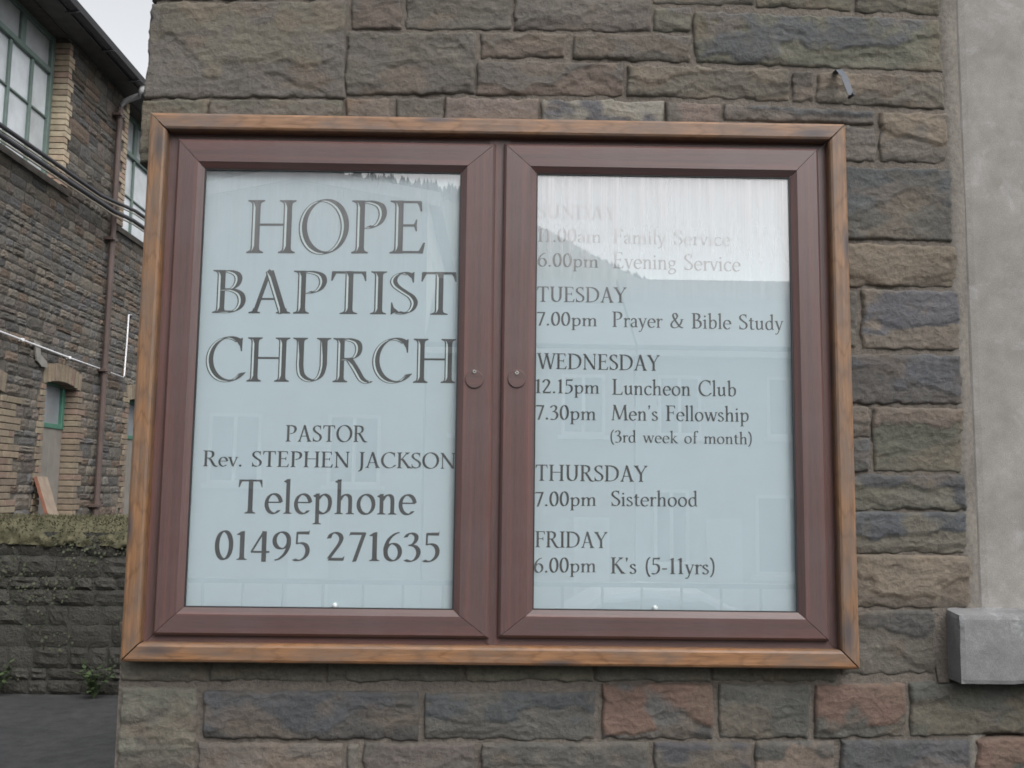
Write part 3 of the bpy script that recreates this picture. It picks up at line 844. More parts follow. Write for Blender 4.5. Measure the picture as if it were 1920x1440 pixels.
# ------------------------------------------------------------------ lettering: a roman face drawn with a broad nib
NIB = 16.0
class Pen:
    def __init__(s, w=0.15, thin=0.045):
        s.w, s.thin, s.polys, s.lite = w, thin, [], []
    def supp(s, d, w, thin):
        """edge of the elliptical nib whose outward normal is d"""
        a, b = w / 2 / math.cos(R(NIB)), thin / 2
        c, n = math.cos(R(NIB)), math.sin(R(NIB))
        e1, e2 = d[0] * c + d[1] * n, -d[0] * n + d[1] * c
        q = math.hypot(a * e1, b * e2) or 1
        x, y = a * a * e1 / q, b * b * e2 / q
        return (x * c - y * n, x * n + y * c)
    def stroke(s, pts, w=None, thin=None, closed=False, lite=True):
        w = w or s.w; thin = thin or s.thin
        m = len(pts)
        Lp, Rp = [], []
        for i in range(m):
            if closed: p, q = pts[(i - 1) % m], pts[(i + 1) % m]
            else: p, q = pts[max(i - 1, 0)], pts[min(i + 1, m - 1)]
            dx, dy = q[0] - p[0], q[1] - p[1]; l = math.hypot(dx, dy) or 1
            nx, ny = -dy / l, dx / l
            ox, oy = s.supp((nx, ny), w, thin)
            x, y = pts[i]
            Lp.append((x + ox, y + oy)); Rp.append((x - ox, y - oy))
        rng = range(m) if closed else range(m - 1)
        for i in rng:
            j = (i + 1) % m
            s.polys.append((Lp[i], Lp[j], Rp[j], Rp[i]))
        if lite and w >= s.w * 0.8:
            A, B = [], []
            k = 1.0
            for i in range(m):
                a, b = (Lp[i], Rp[i]) if Lp[i][0] < Rp[i][0] else (Rp[i], Lp[i])
                t = math.hypot(a[0] - b[0], a[1] - b[1]); hx = abs(a[0] - b[0])
                f = max(0.0, min(1.0, (hx - 0.070) / 0.04))
                if not closed:
                    f *= min(1, 8.0 * min(i, m - 1 - i) / m + (0 if m > 2 else 0.0))
                ux, uy = (b[0] - a[0]) / t, (b[1] - a[1]) / t
                A.append((a[0] + ux * 0.026, a[1] + uy * 0.026)); B.append((a[0] + ux * (0.026 + 0.036 * f), a[1] + uy * (0.026 + 0.036 * f)))
            for i in rng:
                j = (i + 1) % m
                if abs(A[i][0] - B[i][0]) + abs(A[j][0] - B[j][0]) > 0.004:
                    s.lite.append((A[i], A[j], B[j], B[i]))
    def line(s, a, b, w=None, thin=None, lite=True):
        n = 14
        s.stroke([(a[0] + (b[0] - a[0]) * i / n, a[1] + (b[1] - a[1]) * i / n) for i in range(n + 1)], w, thin, False, lite)
    def spline(s, P, w=None, thin=None, closed=False, lite=True):
        out = []; m = len(P)
        for i in range(m if closed else m - 1):
            if closed: p0, p1, p2, p3 = P[(i - 1) % m], P[i], P[(i + 1) % m], P[(i + 2) % m]
            else: p0, p1, p2, p3 = P[max(i - 1, 0)], P[i], P[i + 1], P[min(i + 2, m - 1)]
            for k in range(8):
                t = k / 8
                out.append(tuple(0.5 * (2 * p1[c] + (p2[c] - p0[c]) * t + (2 * p0[c] - 5 * p1[c] + 4 * p2[c] - p3[c]) * t * t + (3 * p1[c] - p0[c] - 3 * p2[c] + p3[c]) * t ** 3) for c in (0, 1)))
        if not closed: out.append(P[-1])
        s.stroke(out, w, thin, closed, lite)
    def oval(s, cx, cy, rx, ry, a0=0, a1=360, w=None, thin=None):
        cl = abs(a1 - a0) >= 359.9
        n = max(8, int(abs(a1 - a0) / 7))
        s.stroke([(cx + rx * math.cos(R(a0 + (a1 - a0) * i / n)), cy + ry * math.sin(R(a0 + (a1 - a0) * i / n))) for i in range(n if cl else n + 1)], w, thin, cl)
    def poly(s, p): s.polys.append(tuple(p))
    def serif(s, x, y, up, hw, l=0.075, r=0.075, h=0.12, t=0.026):
        """bracketed foot (up=1) or head (up=-1)"""
        def q(dx, dy): return (x + dx, y + up * dy)
        for sg, e in ((-1, l), (1, r)):
            if e <= 0: continue
            c = [(sg * hw, h), (sg * (hw + e * 0.10), h * 0.55), (sg * (hw + e * 0.38), t * 1.75), (sg * (hw + e), t), (sg * (hw + e * 1.04), t * 0.5), (sg * (hw + e), 0.0), (sg * hw, 0.007), (0, 0.009), (0, h)]
            for i in range(len(c) - 2):
                s.poly([q(*c[i]), q(*c[i + 1]), q(0, min(c[i][1], h)), q(0, min(c[i][1], h) + 0.0001)])
                s.poly([q(*c[i]), q(*c[i + 1]), q(0, 0.009), q(0, c[i][1])])
    def flag(s, x, y, w):
        s.poly([(x - w / 2 - 0.075, y - 0.075), (x - w / 2 - 0.055, y - 0.045), (x + w / 2, y + 0.012), (x + w / 2, y - 0.10), (x - w / 2, y - 0.115)])
    def stem(s, x, y0, y1, w=None, lite=True):
        w = w or s.w
        s.polys.append(((x - w / 2, y0), (x + w / 2, y0), (x + w / 2, y1), (x - w / 2, y1)))
        if lite and w >= s.w * 0.8:
            lx = x - w / 2 + 0.026
            s.lite += [((lx, y0 + 0.075), (lx + 0.036, y0 + 0.14), (lx + 0.036, y1 - 0.14), (lx, y1 - 0.075)),
                       ((lx - 0.02, y0 + 0.035), (lx, y0 + 0.075), (lx + 0.036, y0 + 0.14), (lx + 0.012, y0 + 0.07)),
                       ((lx - 0.02, y1 - 0.035), (lx, y1 - 0.075), (lx + 0.036, y1 - 0.14), (lx + 0.012, y1 - 0.07))]
    def bar(s, x0, x1, y, t=0.045): s.polys.append(((x0, y - t / 2), (x1, y - t / 2), (x1, y + t / 2), (x0, y + t / 2)))
    def beak(s, x, y, d, h=0.17, w=0.075):
        """triangular end of an arm; d=-1 hangs down, +1 stands up"""
        s.poly([(x - w, y), (x - w * 0.35, y + d * h * 0.42), (x + 0.004, y + d * h), (x + 0.030, y + d * h), (x + 0.022, y - d * 0.022), (x - w, y - d * 0.022)])
    def dot(s, x, y, r=0.07):
        s.poly([(x + r * math.cos(k * math.pi / 6), y + r * math.sin(k * math.pi / 6)) for k in range(12)])

def draw(ch, p):
    W = p.w; lw = W * 0.83; hw = W / 2; lh = lw / 2; X = 0.60
    st = p.stem; sf = p.serif
    def lstem(x, y0, y1, top=True, foot=True):
        st(x, y0, y1, lw)
        if top: p.flag(x, y1, lw)
        if foot: sf(x, y0, 1, lh, 0.065, 0.065, 0.08, 0.022)
    if ch == 'H':
        for x in (.17, .75): st(x, 0, 1); sf(x, 0, 1, hw); sf(x, 1, -1, hw)
        p.bar(.2, .72, .535); return .92
    if ch == 'O': p.oval(.47, .5, .385, .495); return .94
    if ch in 'PRB':
        st(.17, 0, 1); sf(.17, 0, 1, hw); sf(.17, 1, -1, hw, .085, 0)
        if ch == 'P':
            p.spline([(.16, .955), (.34, .965), (.52, .90), (.575, .74), (.51, .57), (.38, .495), (.29, .50)]); return .68
        if ch == 'R':
            p.spline([(.16, .955), (.34, .965), (.50, .90), (.545, .75), (.49, .59), (.34, .525), (.2, .52)])
            p.spline([(.36, .51), (.50, .28), (.62, .07), (.74, .0), (.82, .03)], W * .95); return .80
        p.spline([(.16, .955), (.33, .965), (.46, .90), (.495, .77), (.44, .62), (.32, .55), (.18, .545)])
        p.spline([(.18, .54), (.38, .535), (.53, .45), (.575, .28), (.52, .12), (.38, .035), (.16, .035)]); return .68
    if ch in 'EFL':
        st(.17, 0, 1); sf(.17, 0, 1, hw, .085, .075 if ch == 'F' else 0); sf(.17, 1, -1, hw, .085, .075 if ch == 'L' else 0)
        if ch != 'L':
            p.bar(.17, .56, .972); p.beak(.56, .965, -1); p.bar(.17, .47, .53); p.beak(.475, .53, -1, .11, .05); p.beak(.475, .53, 1, .11, .05)
        if ch != 'F':
            p.bar(.17, .60, .028); p.poly([(.42, .01), (.55, .06), (.62, .20), (.66, .21), (.62, .0)]); return .69
        return .62
    if ch == 'A':
        p.line((.38, .985), (.12, .0), W * .55, lite=False); p.line((.38, .985), (.66, 0)); p.bar(.20, .56, .335)
        p.poly([(.33, .97), (.375, 1.03), (.44, .97), (.40, .85)])
        sf(.12, 0, 1, .03, .085, .075); sf(.66, 0, 1, .07, .06, .075); return .81
    if ch == 'T':
        st(.37, 0, 1); sf(.37, 0, 1, hw, .09, .09); p.bar(.05, .69, .968, .055); p.beak(.67, .96, -1, .19)
        p.poly([(.125, .96), (.085, .87), (.045, .77), (.018, .77), (.03, .99), (.125, .99)]); return .74
    if ch == 'I': st(.17, 0, 1); sf(.17, 0, 1, hw); sf(.17, 1, -1, hw); return .34
    if ch == 'S':
        p.spline([(.38, .935), (.28, .965), (.15, .915), (.085, .79), (.13, .66), (.28, .53), (.43, .41), (.49, .26), (.43, .10), (.29, .03), (.17, .05)], W * .92)
        p.poly([(.35, .955), (.41, .945), (.465, .99), (.485, .99), (.478, .74), (.455, .74), (.43, .84), (.36, .91)]); p.poly([(.045, .28), (.066, .28), (.10, .16), (.19, .075), (.19, .03), (.115, .045), (.06, .0), (.04, .0)]); return .57
    if ch == 'C':
        p.oval(.47, .5, .39, .49, 56, 322); p.poly([(.62, .945), (.66, .925), (.735, .985), (.758, .985), (.752, .68), (.728, .68), (.705, .79), (.66, .86)]); return .82
    if ch == 'U':
        st(.17, .33, 1, lite=False); sf(.17, 1, -1, hw)
        p.spline([(.17, .95), (.17, .6), (.17, .36), (.22, .14), (.40, .03), (.58, .11), (.655, .33), (.66, .6), (.66, .95)], W)
        sf(.66, 1, -1, .07, .08, .08); return .82
    if ch == 'J': p.spline([(.17, .97), (.17, .5), (.17, .12), (.13, -.12), (.02, -.22)], W); sf(.17, 1, -1, hw); p.dot(.015, -.20, .035); return .33
    if ch == 'K':
        st(.17, 0, 1); sf(.17, 0, 1, hw); sf(.17, 1, -1, hw); p.line((.2, .47), (.58, .98), W * .5, lite=False); sf(.58, 1, -1, .05, .08, .09)
        p.line((.32, .58), (.66, .04)); sf(.69, 0, 1, .06, .05, .10); return .76
    if ch == 'N':
        st(.15, 0, 1, W * .42); sf(.15, 0, 1, .03); p.line((.12, .98), (.72, .03)); st(.73, 0, 1, W * .42); sf(.73, 1, -1, .03); p.poly([(.03, 1), (.03, .972), (.15, .93), (.2, 1)]); return .88
    if ch == 'D':
        st(.17, 0, 1); sf(.17, 0, 1, hw, .085, 0); sf(.17, 1, -1, hw, .085, 0)
        p.spline([(.16, .96), (.36, .965), (.60, .88), (.755, .68), (.775, .48), (.72, .25), (.56, .09), (.36, .035), (.16, .035)]); return .89
    if ch == 'W':
        p.line((.08, .97), (.33, .0), W * .95); p.line((.33, .0), (.54, .97), W * .5); p.line((.54, .97), (.79, .0), W * .95); p.line((.79, .0), (1.0, .97), W * .5)
        sf(.08, 1, -1, .06); sf(.54, 1, -1, .06); sf(1.0, 1, -1, .04); return 1.07
    if ch == 'Y':
        p.line((.10, .97), (.37, .46)); p.line((.64, .97), (.37, .46), W * .5); st(.37, 0, .5); sf(.37, 0, 1, hw); sf(.10, 1, -1, .07); sf(.65, 1, -1, .04); return .72
    if ch == 'M':
        p.line((.10, 0), (.19, .98), W * .5); p.line((.19, .98), (.50, .06)); p.line((.50, .06), (.82, .98), W * .5); p.line((.82, .98), (.89, 0))
        sf(.10, 0, 1, .03); sf(.89, 0, 1, .07); p.poly([(.08, 1), (.08, .972), (.18, .93), (.24, 1)]); p.poly([(.93, 1), (.93, .972), (.84, .93), (.78, 1)]); return 1.02
    # small letters
    if ch == 'a':
        p.spline([(.09, .47), (.16, .565), (.25, .575), (.34, .51), (.36, .40), (.36, .12), (.40, .03), (.46, .05)], lw); p.spline([(.36, .36), (.22, .31), (.10, .22), (.10, .09), (.20, .02), (.30, .06), (.36, .13)], lw * .9); p.dot(.09, .46, .04); return .49
    if ch in 'bh':
        lstem(.15, 0 if ch == 'h' else 0.02, 1.02, True, ch == 'h')
        if ch == 'h': p.spline([(.17, .40), (.24, .52), (.34, .575), (.44, .53), (.47, .40), (.47, .04)], lw); sf(.47, 0, 1, lh, .065, .065, .08, .022); return .62
        p.spline([(.17, .44), (.25, .54), (.36, .575), (.48, .48), (.51, .30), (.46, .11), (.33, .02), (.22, .04), (.14, .10)], lw); return .60
    if ch == 'c': p.oval(.30, .295, .215, .285, 48, 320, lw); p.dot(.44, .49, .045); return .49
    if ch == 'd':
        lstem(.45, .06, 1.02, True, False); p.spline([(.45, .47), (.36, .56), (.26, .575), (.13, .48), (.085, .30), (.13, .10), (.24, .02), (.35, .05), (.45, .14)], lw); p.poly([(.45, .0), (.45, .08), (.57, .045), (.57, .025)]); return .60
    if ch == 'e': p.oval(.285, .295, .205, .285, 8, 318, lw); p.poly([(.10, .315), (.10, .355), (.50, .355), (.50, .315)]); return .53
    if ch == 'f': st(.17, 0, .8, lw); sf(.17, 0, 1, lh, .065, .065, .08, .022); p.spline([(.17, .75), (.19, .92), (.27, 1.0), (.36, .985), (.40, .95)], lw); p.bar(.05, .34, .57); p.dot(.385, .93, .04); return .36
    if ch == 'g':
        p.oval(.25, .40, .165, .17, w=lw * .85); p.spline([(.17, .25), (.11, .17), (.15, .09), (.32, .065), (.44, .0), (.45, -.12), (.33, -.24), (.18, -.25), (.07, -.17), (.10, -.06), (.20, .02)], lw * .8); p.poly([(.36, .52), (.42, .57), (.50, .575), (.50, .52), (.42, .50)]); return .52
    if ch == 'i': lstem(.14, 0, X); p.dot(.13, .80, .062); return .28
    if ch == 'k': lstem(.15, 0, 1.02); p.line((.17, .26), (.40, .57), lw * .5); sf(.42, .60, -1, .04, .06, .06, .06, .02); p.line((.24, .33), (.48, .03), lw); sf(.50, 0, 1, .05, .03, .07, .06, .02); return .56
    if ch == 'l': lstem(.14, 0, 1.02); return .28
    if ch in 'nm':
        lstem(.14, 0, X)
        p.spline([(.16, .40), (.23, .52), (.33, .575), (.42, .53), (.45, .40), (.45, .04)], lw); sf(.45, 0, 1, lh, .065, .065, .08, .022)
        if ch == 'm': p.spline([(.47, .40), (.54, .52), (.64, .575), (.73, .53), (.76, .40), (.76, .04)], lw); sf(.76, 0, 1, lh, .065, .065, .08, .022); return .90
        return .59
    if ch == 'o': p.oval(.29, .295, .215, .285, w=lw); return .58
    if ch == 'p': lstem(.15, -.30, X); p.spline([(.17, .43), (.25, .53), (.36, .575), (.48, .48), (.51, .30), (.46, .11), (.34, .02), (.24, .03), (.16, .09)], lw); return .60
    if ch == 'r': lstem(.14, 0, X); p.spline([(.16, .40), (.22, .51), (.29, .57), (.37, .56)], lw * .8); p.dot(.365, .53, .05); return .39
    if ch == 's':
        p.spline([(.32, .47), (.27, .56), (.19, .58), (.10, .53), (.085, .44), (.16, .355), (.29, .27), (.35, .16), (.29, .05), (.19, .015), (.10, .04), (.06, .12)], lw * .88); return .41
    if ch == 't': p.spline([(.17, .76), (.17, .5), (.17, .15), (.22, .03), (.31, .03), (.36, .06)], lw); p.poly([(.03, .55), (.03, .58), (.17, .70), (.17, .60), (.34, .60), (.34, .55)]); return .37
    if ch == 'u':
        p.spline([(.14, .57), (.14, .35), (.14, .16), (.20, .045), (.30, .035), (.40, .11), (.45, .18)], lw); p.flag(.14, X, lw); st(.45, .06, X, lw); p.flag(.45, X, lw); p.poly([(.45, .0), (.45, .09), (.57, .045), (.57, .025)]); return .60
    if ch in 'vy':
        p.line((.09, .58), (.27, .02), lw); p.line((.45, .58), (.26, .0), lw * .55); sf(.09, .60, -1, .05, .07, .06, .06, .02); sf(.45, .60, -1, .03, .06, .06, .06, .02)
        if ch == 'y': p.spline([(.26, .02), (.20, -.15), (.13, -.25), (.06, -.26)], lw * .6); p.dot(.06, -.245, .04)
        return .51
    if ch == 'w':
        for a, b, k in (((.09, .58), (.26, .01), 1), ((.26, .01), (.41, .58), .5), ((.41, .58), (.58, .01), 1), ((.58, .01), (.74, .58), .5)): p.line(a, b, lw * k)
        sf(.09, .60, -1, .05, .07, .05, .06, .02); sf(.41, .60, -1, .05, .06, .05, .06, .02); sf(.74, .60, -1, .03, .06, .06, .06, .02); return .80
    # figures and points
    if ch == '0': p.oval(.28, .5, .20, .485, w=W * .95); return .56
    if ch == '1': st(.22, 0, .97); p.poly([(.06, .86), (.06, .885), (.22, .99), (.295, .99), (.22, .84)]); sf(.22, 0, 1, hw, .08, .08); return .43
    if ch == '2': p.spline([(.06, .76), (.11, .90), (.24, .965), (.37, .89), (.41, .74), (.34, .54), (.20, .30), (.07, .08)], W * .95); p.poly([(.04, .0), (.07, .10), (.45, .10), (.52, .17), (.49, .0)]); return .56
    if ch == '3': p.spline([(.06, .82), (.13, .93), (.25, .965), (.36, .88), (.36, .73), (.28, .60), (.16, .55)], W * .9); p.spline([(.17, .56), (.33, .52), (.42, .40), (.43, .24), (.35, .07), (.20, .0), (.06, .05)], W * .95); return .53
    if ch == '4': p.line((.39, .99), (.05, .29), W * .5); p.bar(.03, .56, .28, .065); st(.40, -.06, .99); return .60
    if ch == '5': p.poly([(.12, .90), (.12, .985), (.46, 1.0), (.49, 1.07), (.47, .89)]); p.line((.13, .97), (.12, .55), W * .4); p.spline([(.12, .57), (.25, .60), (.38, .53), (.435, .36), (.40, .17), (.28, .03), (.14, .0), (.05, .04)], W * .95); return .53
    if ch == '6': p.spline([(.48, .99), (.34, .93), (.18, .75), (.09, .48), (.09, .30)], W * .9); p.oval(.295, .31, .205, .295, w=W * .92); return .58
    if ch == '7': p.poly([(.05, .84), (.09, .985), (.53, .985), (.53, .94), (.48, .89), (.09, .89)]); p.line((.49, .95), (.22, -.03), W * .9); return .56
    if ch == '9': p.spline([(.10, -.0), (.24, .06), (.40, .25), (.485, .50), (.48, .70)], W * .9); p.oval(.285, .68, .205, .285, w=W * .92); return .58
    if ch == '.': p.dot(.12, .065, .072); return .26
    if ch == "'": p.dot(.13, .93, .065); p.poly([(.10, .90), (.19, .93), (.15, .78), (.09, .70)]); return .25
    if ch == '-': p.bar(.05, .33, .31, .08); return .40
    if ch == '(': p.spline([(.27, 1.03), (.14, .82), (.09, .45), (.14, .06), (.27, -.18)], W * .75); return .32
    if ch == ')': p.spline([(.05, 1.03), (.18, .82), (.23, .45), (.18, .06), (.05, -.18)], W * .75); return .32
    if ch == '&':
        p.spline([(.74, .55), (.66, .30), (.50, .10), (.30, .02), (.14, .08), (.09, .24), (.18, .42), (.36, .58), (.46, .76), (.40, .92), (.29, .96), (.20, .86), (.24, .68), (.40, .40), (.60, .12), (.80, .02)], W * .9); p.bar(.64, .84, .57, .04); return .86
    return .30

TEXT = [
    ('HOPE', 0.2237, 2.1363, 0.6338, 2.1415, 0.1254, 1),
    ('BAPTIST', 0.1507, 1.9961, 0.7076, 1.9995, 0.1001, 1),
    ('CHURCH', 0.1432, 1.8397, 0.709, 1.8428, 0.1012, 1),
    ('PASTOR', 0.3297, 1.7057, 0.515, 1.7071, 0.0372, 0),
    ('Rev. STEPHEN JACKSON', 0.1475, 1.6482, 0.7126, 1.6495, 0.0355, 0),
    ('Telephone', 0.2298, 1.5444, 0.6279, 1.5462, 0.0755, 0),
    ('01495 271635', 0.1827, 1.4424, 0.6813, 1.4437, 0.0639, 0),
    ('SUNDAY', 0.891, 2.23, 1.0764, 2.2268, 0.0324, 0),
    ('11.00am', 0.8925, 2.1735, 1.0398, 2.173, 0.0323, 0),
    ('Family Service', 1.0665, 2.1723, 1.3394, 2.1704, 0.0342, 0),
    ('6.00pm', 0.893, 2.1154, 1.033, 2.1146, 0.0322, 0),
    ('Evening Service', 1.0662, 2.114, 1.3616, 2.1105, 0.0381, 0),
    ('TUESDAY', 0.8926, 2.033, 1.0987, 2.0337, 0.0358, 0),
    ('7.00pm', 0.8919, 1.9783, 1.0304, 1.9779, 0.0318, 0),
    ('Prayer & Bible Study', 1.0647, 1.9771, 1.4583, 1.9748, 0.0359, 0),
    ('WEDNESDAY', 0.8928, 1.8784, 1.1746, 1.8773, 0.0363, 0),
    ('12.15pm', 0.8909, 1.8228, 1.0359, 1.8232, 0.0322, 0),
    ('Luncheon Club', 1.0649, 1.8215, 1.347, 1.8211, 0.0359, 0),
    ('7.30pm', 0.8915, 1.7631, 1.0283, 1.7629, 0.033, 0),
    ("Men's Fellowship", 1.0629, 1.7633, 1.375, 1.7638, 0.0351, 0),
    ('(3rd week of month)', 1.0611, 1.7133, 1.3811, 1.7128, 0.0277, 0),
    ('THURSDAY', 0.8928, 1.6252, 1.1456, 1.6256, 0.0362, 0),
    ('7.00pm', 0.8915, 1.5682, 1.0296, 1.5707, 0.0324, 0),
    ('Sisterhood', 1.0631, 1.5706, 1.257, 1.5718, 0.0349, 0),
    ('FRIDAY', 0.8931, 1.4778, 1.0556, 1.4773, 0.0357, 0),
    ('6.00pm', 0.891, 1.4217, 1.0293, 1.4243, 0.0326, 0),
    ("K's (5-11yrs)", 1.062, 1.4218, 1.2938, 1.4226, 0.0357, 0),
]
MEAN = {'Rev. STEPHEN JACKSON': 'name of the minister'}
for (txt, x0, z0, x1, z1, cap, inline) in TEXT:
    pen_w = 0.155 if inline else 0.134
    runs = []; x = 0.0; track = 0.03 if inline else 0.015
    for ch in txt:
        p = Pen(pen_w, 0.045)
        a = draw(ch, p)
        if ch == ' ': a = 0.42 if not inline else 0.4
        runs.append((x, p)); x += a + track
    xs = [q[0] + ox for ox, p in runs for po in p.polys for q in po]
    lo, hi = min(xs), max(xs)
    ex, ez = (x1 - x0) / (hi - lo), (z1 - z0) / (hi - lo)
    b = MB(); n = 0
    par = panelL if x0 < 0.78 and x1 < 0.78 else panelR
    def put(q, ox, y): 
        s_ = q[0] + ox - lo
        return (x0 + ex * s_, y, z0 - ZB + ez * s_ + cap * q[1])
    for ox, p in runs:
        for po in p.polys:
            n += 1
            y = PY - 0.0003 - (n % 60) * 4e-6
            vs = [put(q, ox, y) for q in po]
            b.add(vs, [tuple(range(len(vs)))], 0)
        if inline:
            for k, po in enumerate(p.lite):
                y = PY - 0.0008 - (k % 60) * 4e-6
                vs = [put(q, ox, y) for q in po]
                b.add(vs, [tuple(range(len(vs)))], 1)
    o = b.build('lettering', [M['ink'], M['inline']], par)

# ================================================================== THE STONE HALL ACROSS THE LANE (wall face x = -4.6, runs away from us)
HX = -4.6
hall = empty('hall', (HX, 10.0, 0))
tag(hall, 'two storey rubble stone hall with green windows receding across the lane', 'building')
def hb(mb, name, mat, sm=False):
    o = mb.build(name, mat, None, sm)
    o.parent = hall; o.matrix_parent_inverse = Matrix.Translation((-HX, -10.0, 0))
    return o
RX = HX - 0.20                       # plane of the window frames
OPEN = [  # y0, y1, z0, z1
    (6.9, 9.36, 5.24, 7.12), (11.30, 13.6, 5.24, 7.12),
    (9.31, 10.19, -1.0, 2.86), (7.1, 8.30, -1.0, 2.62), (11.90, 12.8, -1.0, 2.88)]
# wall body with the openings left out
b = MB()
WID = [(o[0] - .02, o[1] + .02, o[2] - .02, o[3] + (.02 if o[3] < 5 else 0)) for o in OPEN]     # brick lines the openings
ys = sorted({4.0, 17.0} | {o[0] for o in WID} | {o[1] for o in WID})
zs = sorted({-1.0, 7.14} | {max(-1.0, o[2]) for o in WID} | {o[3] for o in WID})
for i in range(len(ys) - 1):
    for j in range(len(zs) - 1):
        yc, zc = (ys[i] + ys[i + 1]) / 2, (zs[j] + zs[j + 1]) / 2
        if any(o[0] < yc < o[1] and o[2] < zc < o[3] for o in WID): continue
        b.box(HX - 0.42, HX, ys[i], ys[i + 1], zs[j], zs[j + 1])
hb(b, 'wall', M['hall_mortar'])
hb(MB().box(HX - 0.62, HX - 0.60, 4.0, 17.0, -1.0, 7.1), 'lining', M['soffit'])

# bricks: buff quoins and heads
BC = [(0.33, 0.275, 0.205), (0.36, 0.305, 0.225), (0.30, 0.245, 0.185), (0.34, 0.27, 0.20), (0.28, 0.225, 0.175), (0.31, 0.225, 0.18)]
rb = random.Random(5)
_bricks = {}
bricked = []      # (y0,y1,z0,z1) face areas covered by brick
def brick(y0, y1, z0, z1, x0, x1, rot=None):
    key = (round(y1 - y0, 2), round(z1 - z0, 3), round(x1 - x0, 2))
    if key not in _bricks:
        me = MB().cbox(-(x1 - x0) / 2, (x1 - x0) / 2, -(y1 - y0) / 2, (y1 - y0) / 2, -(z1 - z0) / 2, (z1 - z0) / 2, 0.004).mesh('brick')
        me.materials.append(M['brick']); _bricks[key] = me
    o = link('brick', _bricks[key], None, hall)
    o.location = ((x0 + x1) / 2 - HX + rb.uniform(-.003, .003), (y0 + y1) / 2 - 10.0, (z0 + z1) / 2)
    if rot: o.rotation_euler = (rot, 0, 0)
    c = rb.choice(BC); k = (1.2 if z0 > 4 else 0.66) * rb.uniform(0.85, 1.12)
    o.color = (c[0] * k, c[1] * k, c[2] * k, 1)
    if rot is None: bricked.append((y0 - .012, y1 + .012, z0 - .006, z1 + .006))
def quoin(yc, sgn, z0, z1, short, long_, deep=0.19, two=False):
    """toothed brick jamb: corner at y=yc, growing in +y (sgn=1) or -y"""
    z = z0; i = 0
    while z + 0.07 < z1 + 0.02:
        w = long_ if (i // 2) % 2 == 0 else short
        a, b_ = (yc, yc + w) if sgn > 0 else (yc - w, yc)
        if two:
            mid = yc + sgn * (0.215 if i % 2 else 0.105)
            for (p, q) in ((yc, mid), (mid + sgn * 0.01, yc + sgn * w)):
                p, q = min(p, q), max(p, q)
                if q - p > 0.04: brick(p, q, z, z + 0.066, HX - (deep if abs(min(abs(p - yc), abs(q - yc))) < .01 else .06), HX + 0.022)
        else:
            brick(a, b_, z, z + 0.066, HX - deep, HX + 0.022)
        z += 0.0755; i += 1
quoin(9.36, 1, 5.26, 7.10, 0.085, 0.155)
quoin(11.30, -1, 5.26, 7.10, 0.11, 0.225)
quoin(10.19, 1, 1.0, 2.80, 0.125, 0.235)
quoin(9.31, -1, 1.0, 2.80, 0.11, 0.165)
quoin(8.30, 1, 1.0, 2.62, 0.33, 0.455, two=True)
quoin(11.90, -1, 1.0, 2.95, 0.11, 0.20)
# brick heads: soldiers fanned over the doorway
def head(y0, y1, zs_, rise, n, hgt):
    for i in range(n):
        t = (i + 0.5) / n
        y = y0 - 0.08 + (y1 - y0 + 0.16) * t
        k = 2 * t - 1
        zc = zs_ + rise * (1 - k * k) + hgt / 2
        wdt = (y1 - y0 + 0.16) / n - 0.020
        brick(y - wdt / 2, y + wdt / 2, zc - hgt / 2, zc + hgt / 2, HX - 0.19, HX + 0.024, rot=-k * 0.16)
    bricked.append((y0 - .10, y1 + .10, zs_ - .02, zs_ + rise * .75 + hgt))
head(9.31, 10.19, 2.80, 0.075, 11, 0.215)
head(7.1, 8.30, 2.60, 0.06, 16, 0.215)
head(11.90, 12.8, 2.84, 0.06, 12, 0.215)

# rubble stones, nearest ones each an object, the rest joined
protos = []
for k in range(10):
    r = np.random.RandomState(100 + k)
    nx, nz = 6, 4
    u, v = np.meshgrid(np.linspace(-.5, .5, nx + 1), np.linspace(-.5, .5, nz + 1))
    e = np.minimum(0.5 - abs(u), (0.5 - abs(v)))
    d = 0.35 + 0.65 * sstep(0, 0.16, e) + 0.5 * fbm(u * 3, v * 3, 3, k) * (e > 0.01)
    cu = u * (1 - 0.10 * (abs(v) > .45) * r.rand(nz + 1, nx + 1)); cv = v * (1 - 0.22 * (abs(u) > .45) * r.rand(nz + 1, nx + 1))
    cu = cu + 0.03 * fbm(u * 2, v * 2, 2, k + 50); cv = cv + 0.05 * fbm(u * 2, v * 2, 2, k + 70)
    V = np.stack([d * 0.024, cu, cv], -1).reshape(-1, 3)
    idx = np.arange(len(V)).reshape(nz + 1, nx + 1)
    F = np.stack([idx[:-1, :-1], idx[:-1, 1:], idx[1:, 1:], idx[1:, :-1]], -1).reshape(-1, 4)
    ring = np.concatenate([idx[0, :], idx[1:, -1], idx[-1, -2::-1], idx[-2:0:-1, 0]])
    S = V[ring].copy(); S[:, 0] = -0.02
    s_ = len(V) + np.arange(len(ring))
    SF = np.stack([ring, s_, np.roll(s_, -1), np.roll(ring, -1)], -1)
    VV, FF = np.concatenate([V, S]), np.concatenate([F, SF])
    me = bpy.data.meshes.new('stone'); me.from_pydata(VV.tolist(), [], FF.tolist())
    me.materials.append(M['rubble'])
    protos.append((me, VV, FF))
RC = [(0.130, 0.117, 0.101), (0.120, 0.112, 0.101), (0.138, 0.121, 0.103), (0.112, 0.108, 0.103), (0.145, 0.114, 0.092), (0.122, 0.115, 0.104), (0.130, 0.112, 0.101), (0.145, 0.130, 0.110), (0.104, 0.102, 0.101)]
rr = random.Random(21)
cand = []
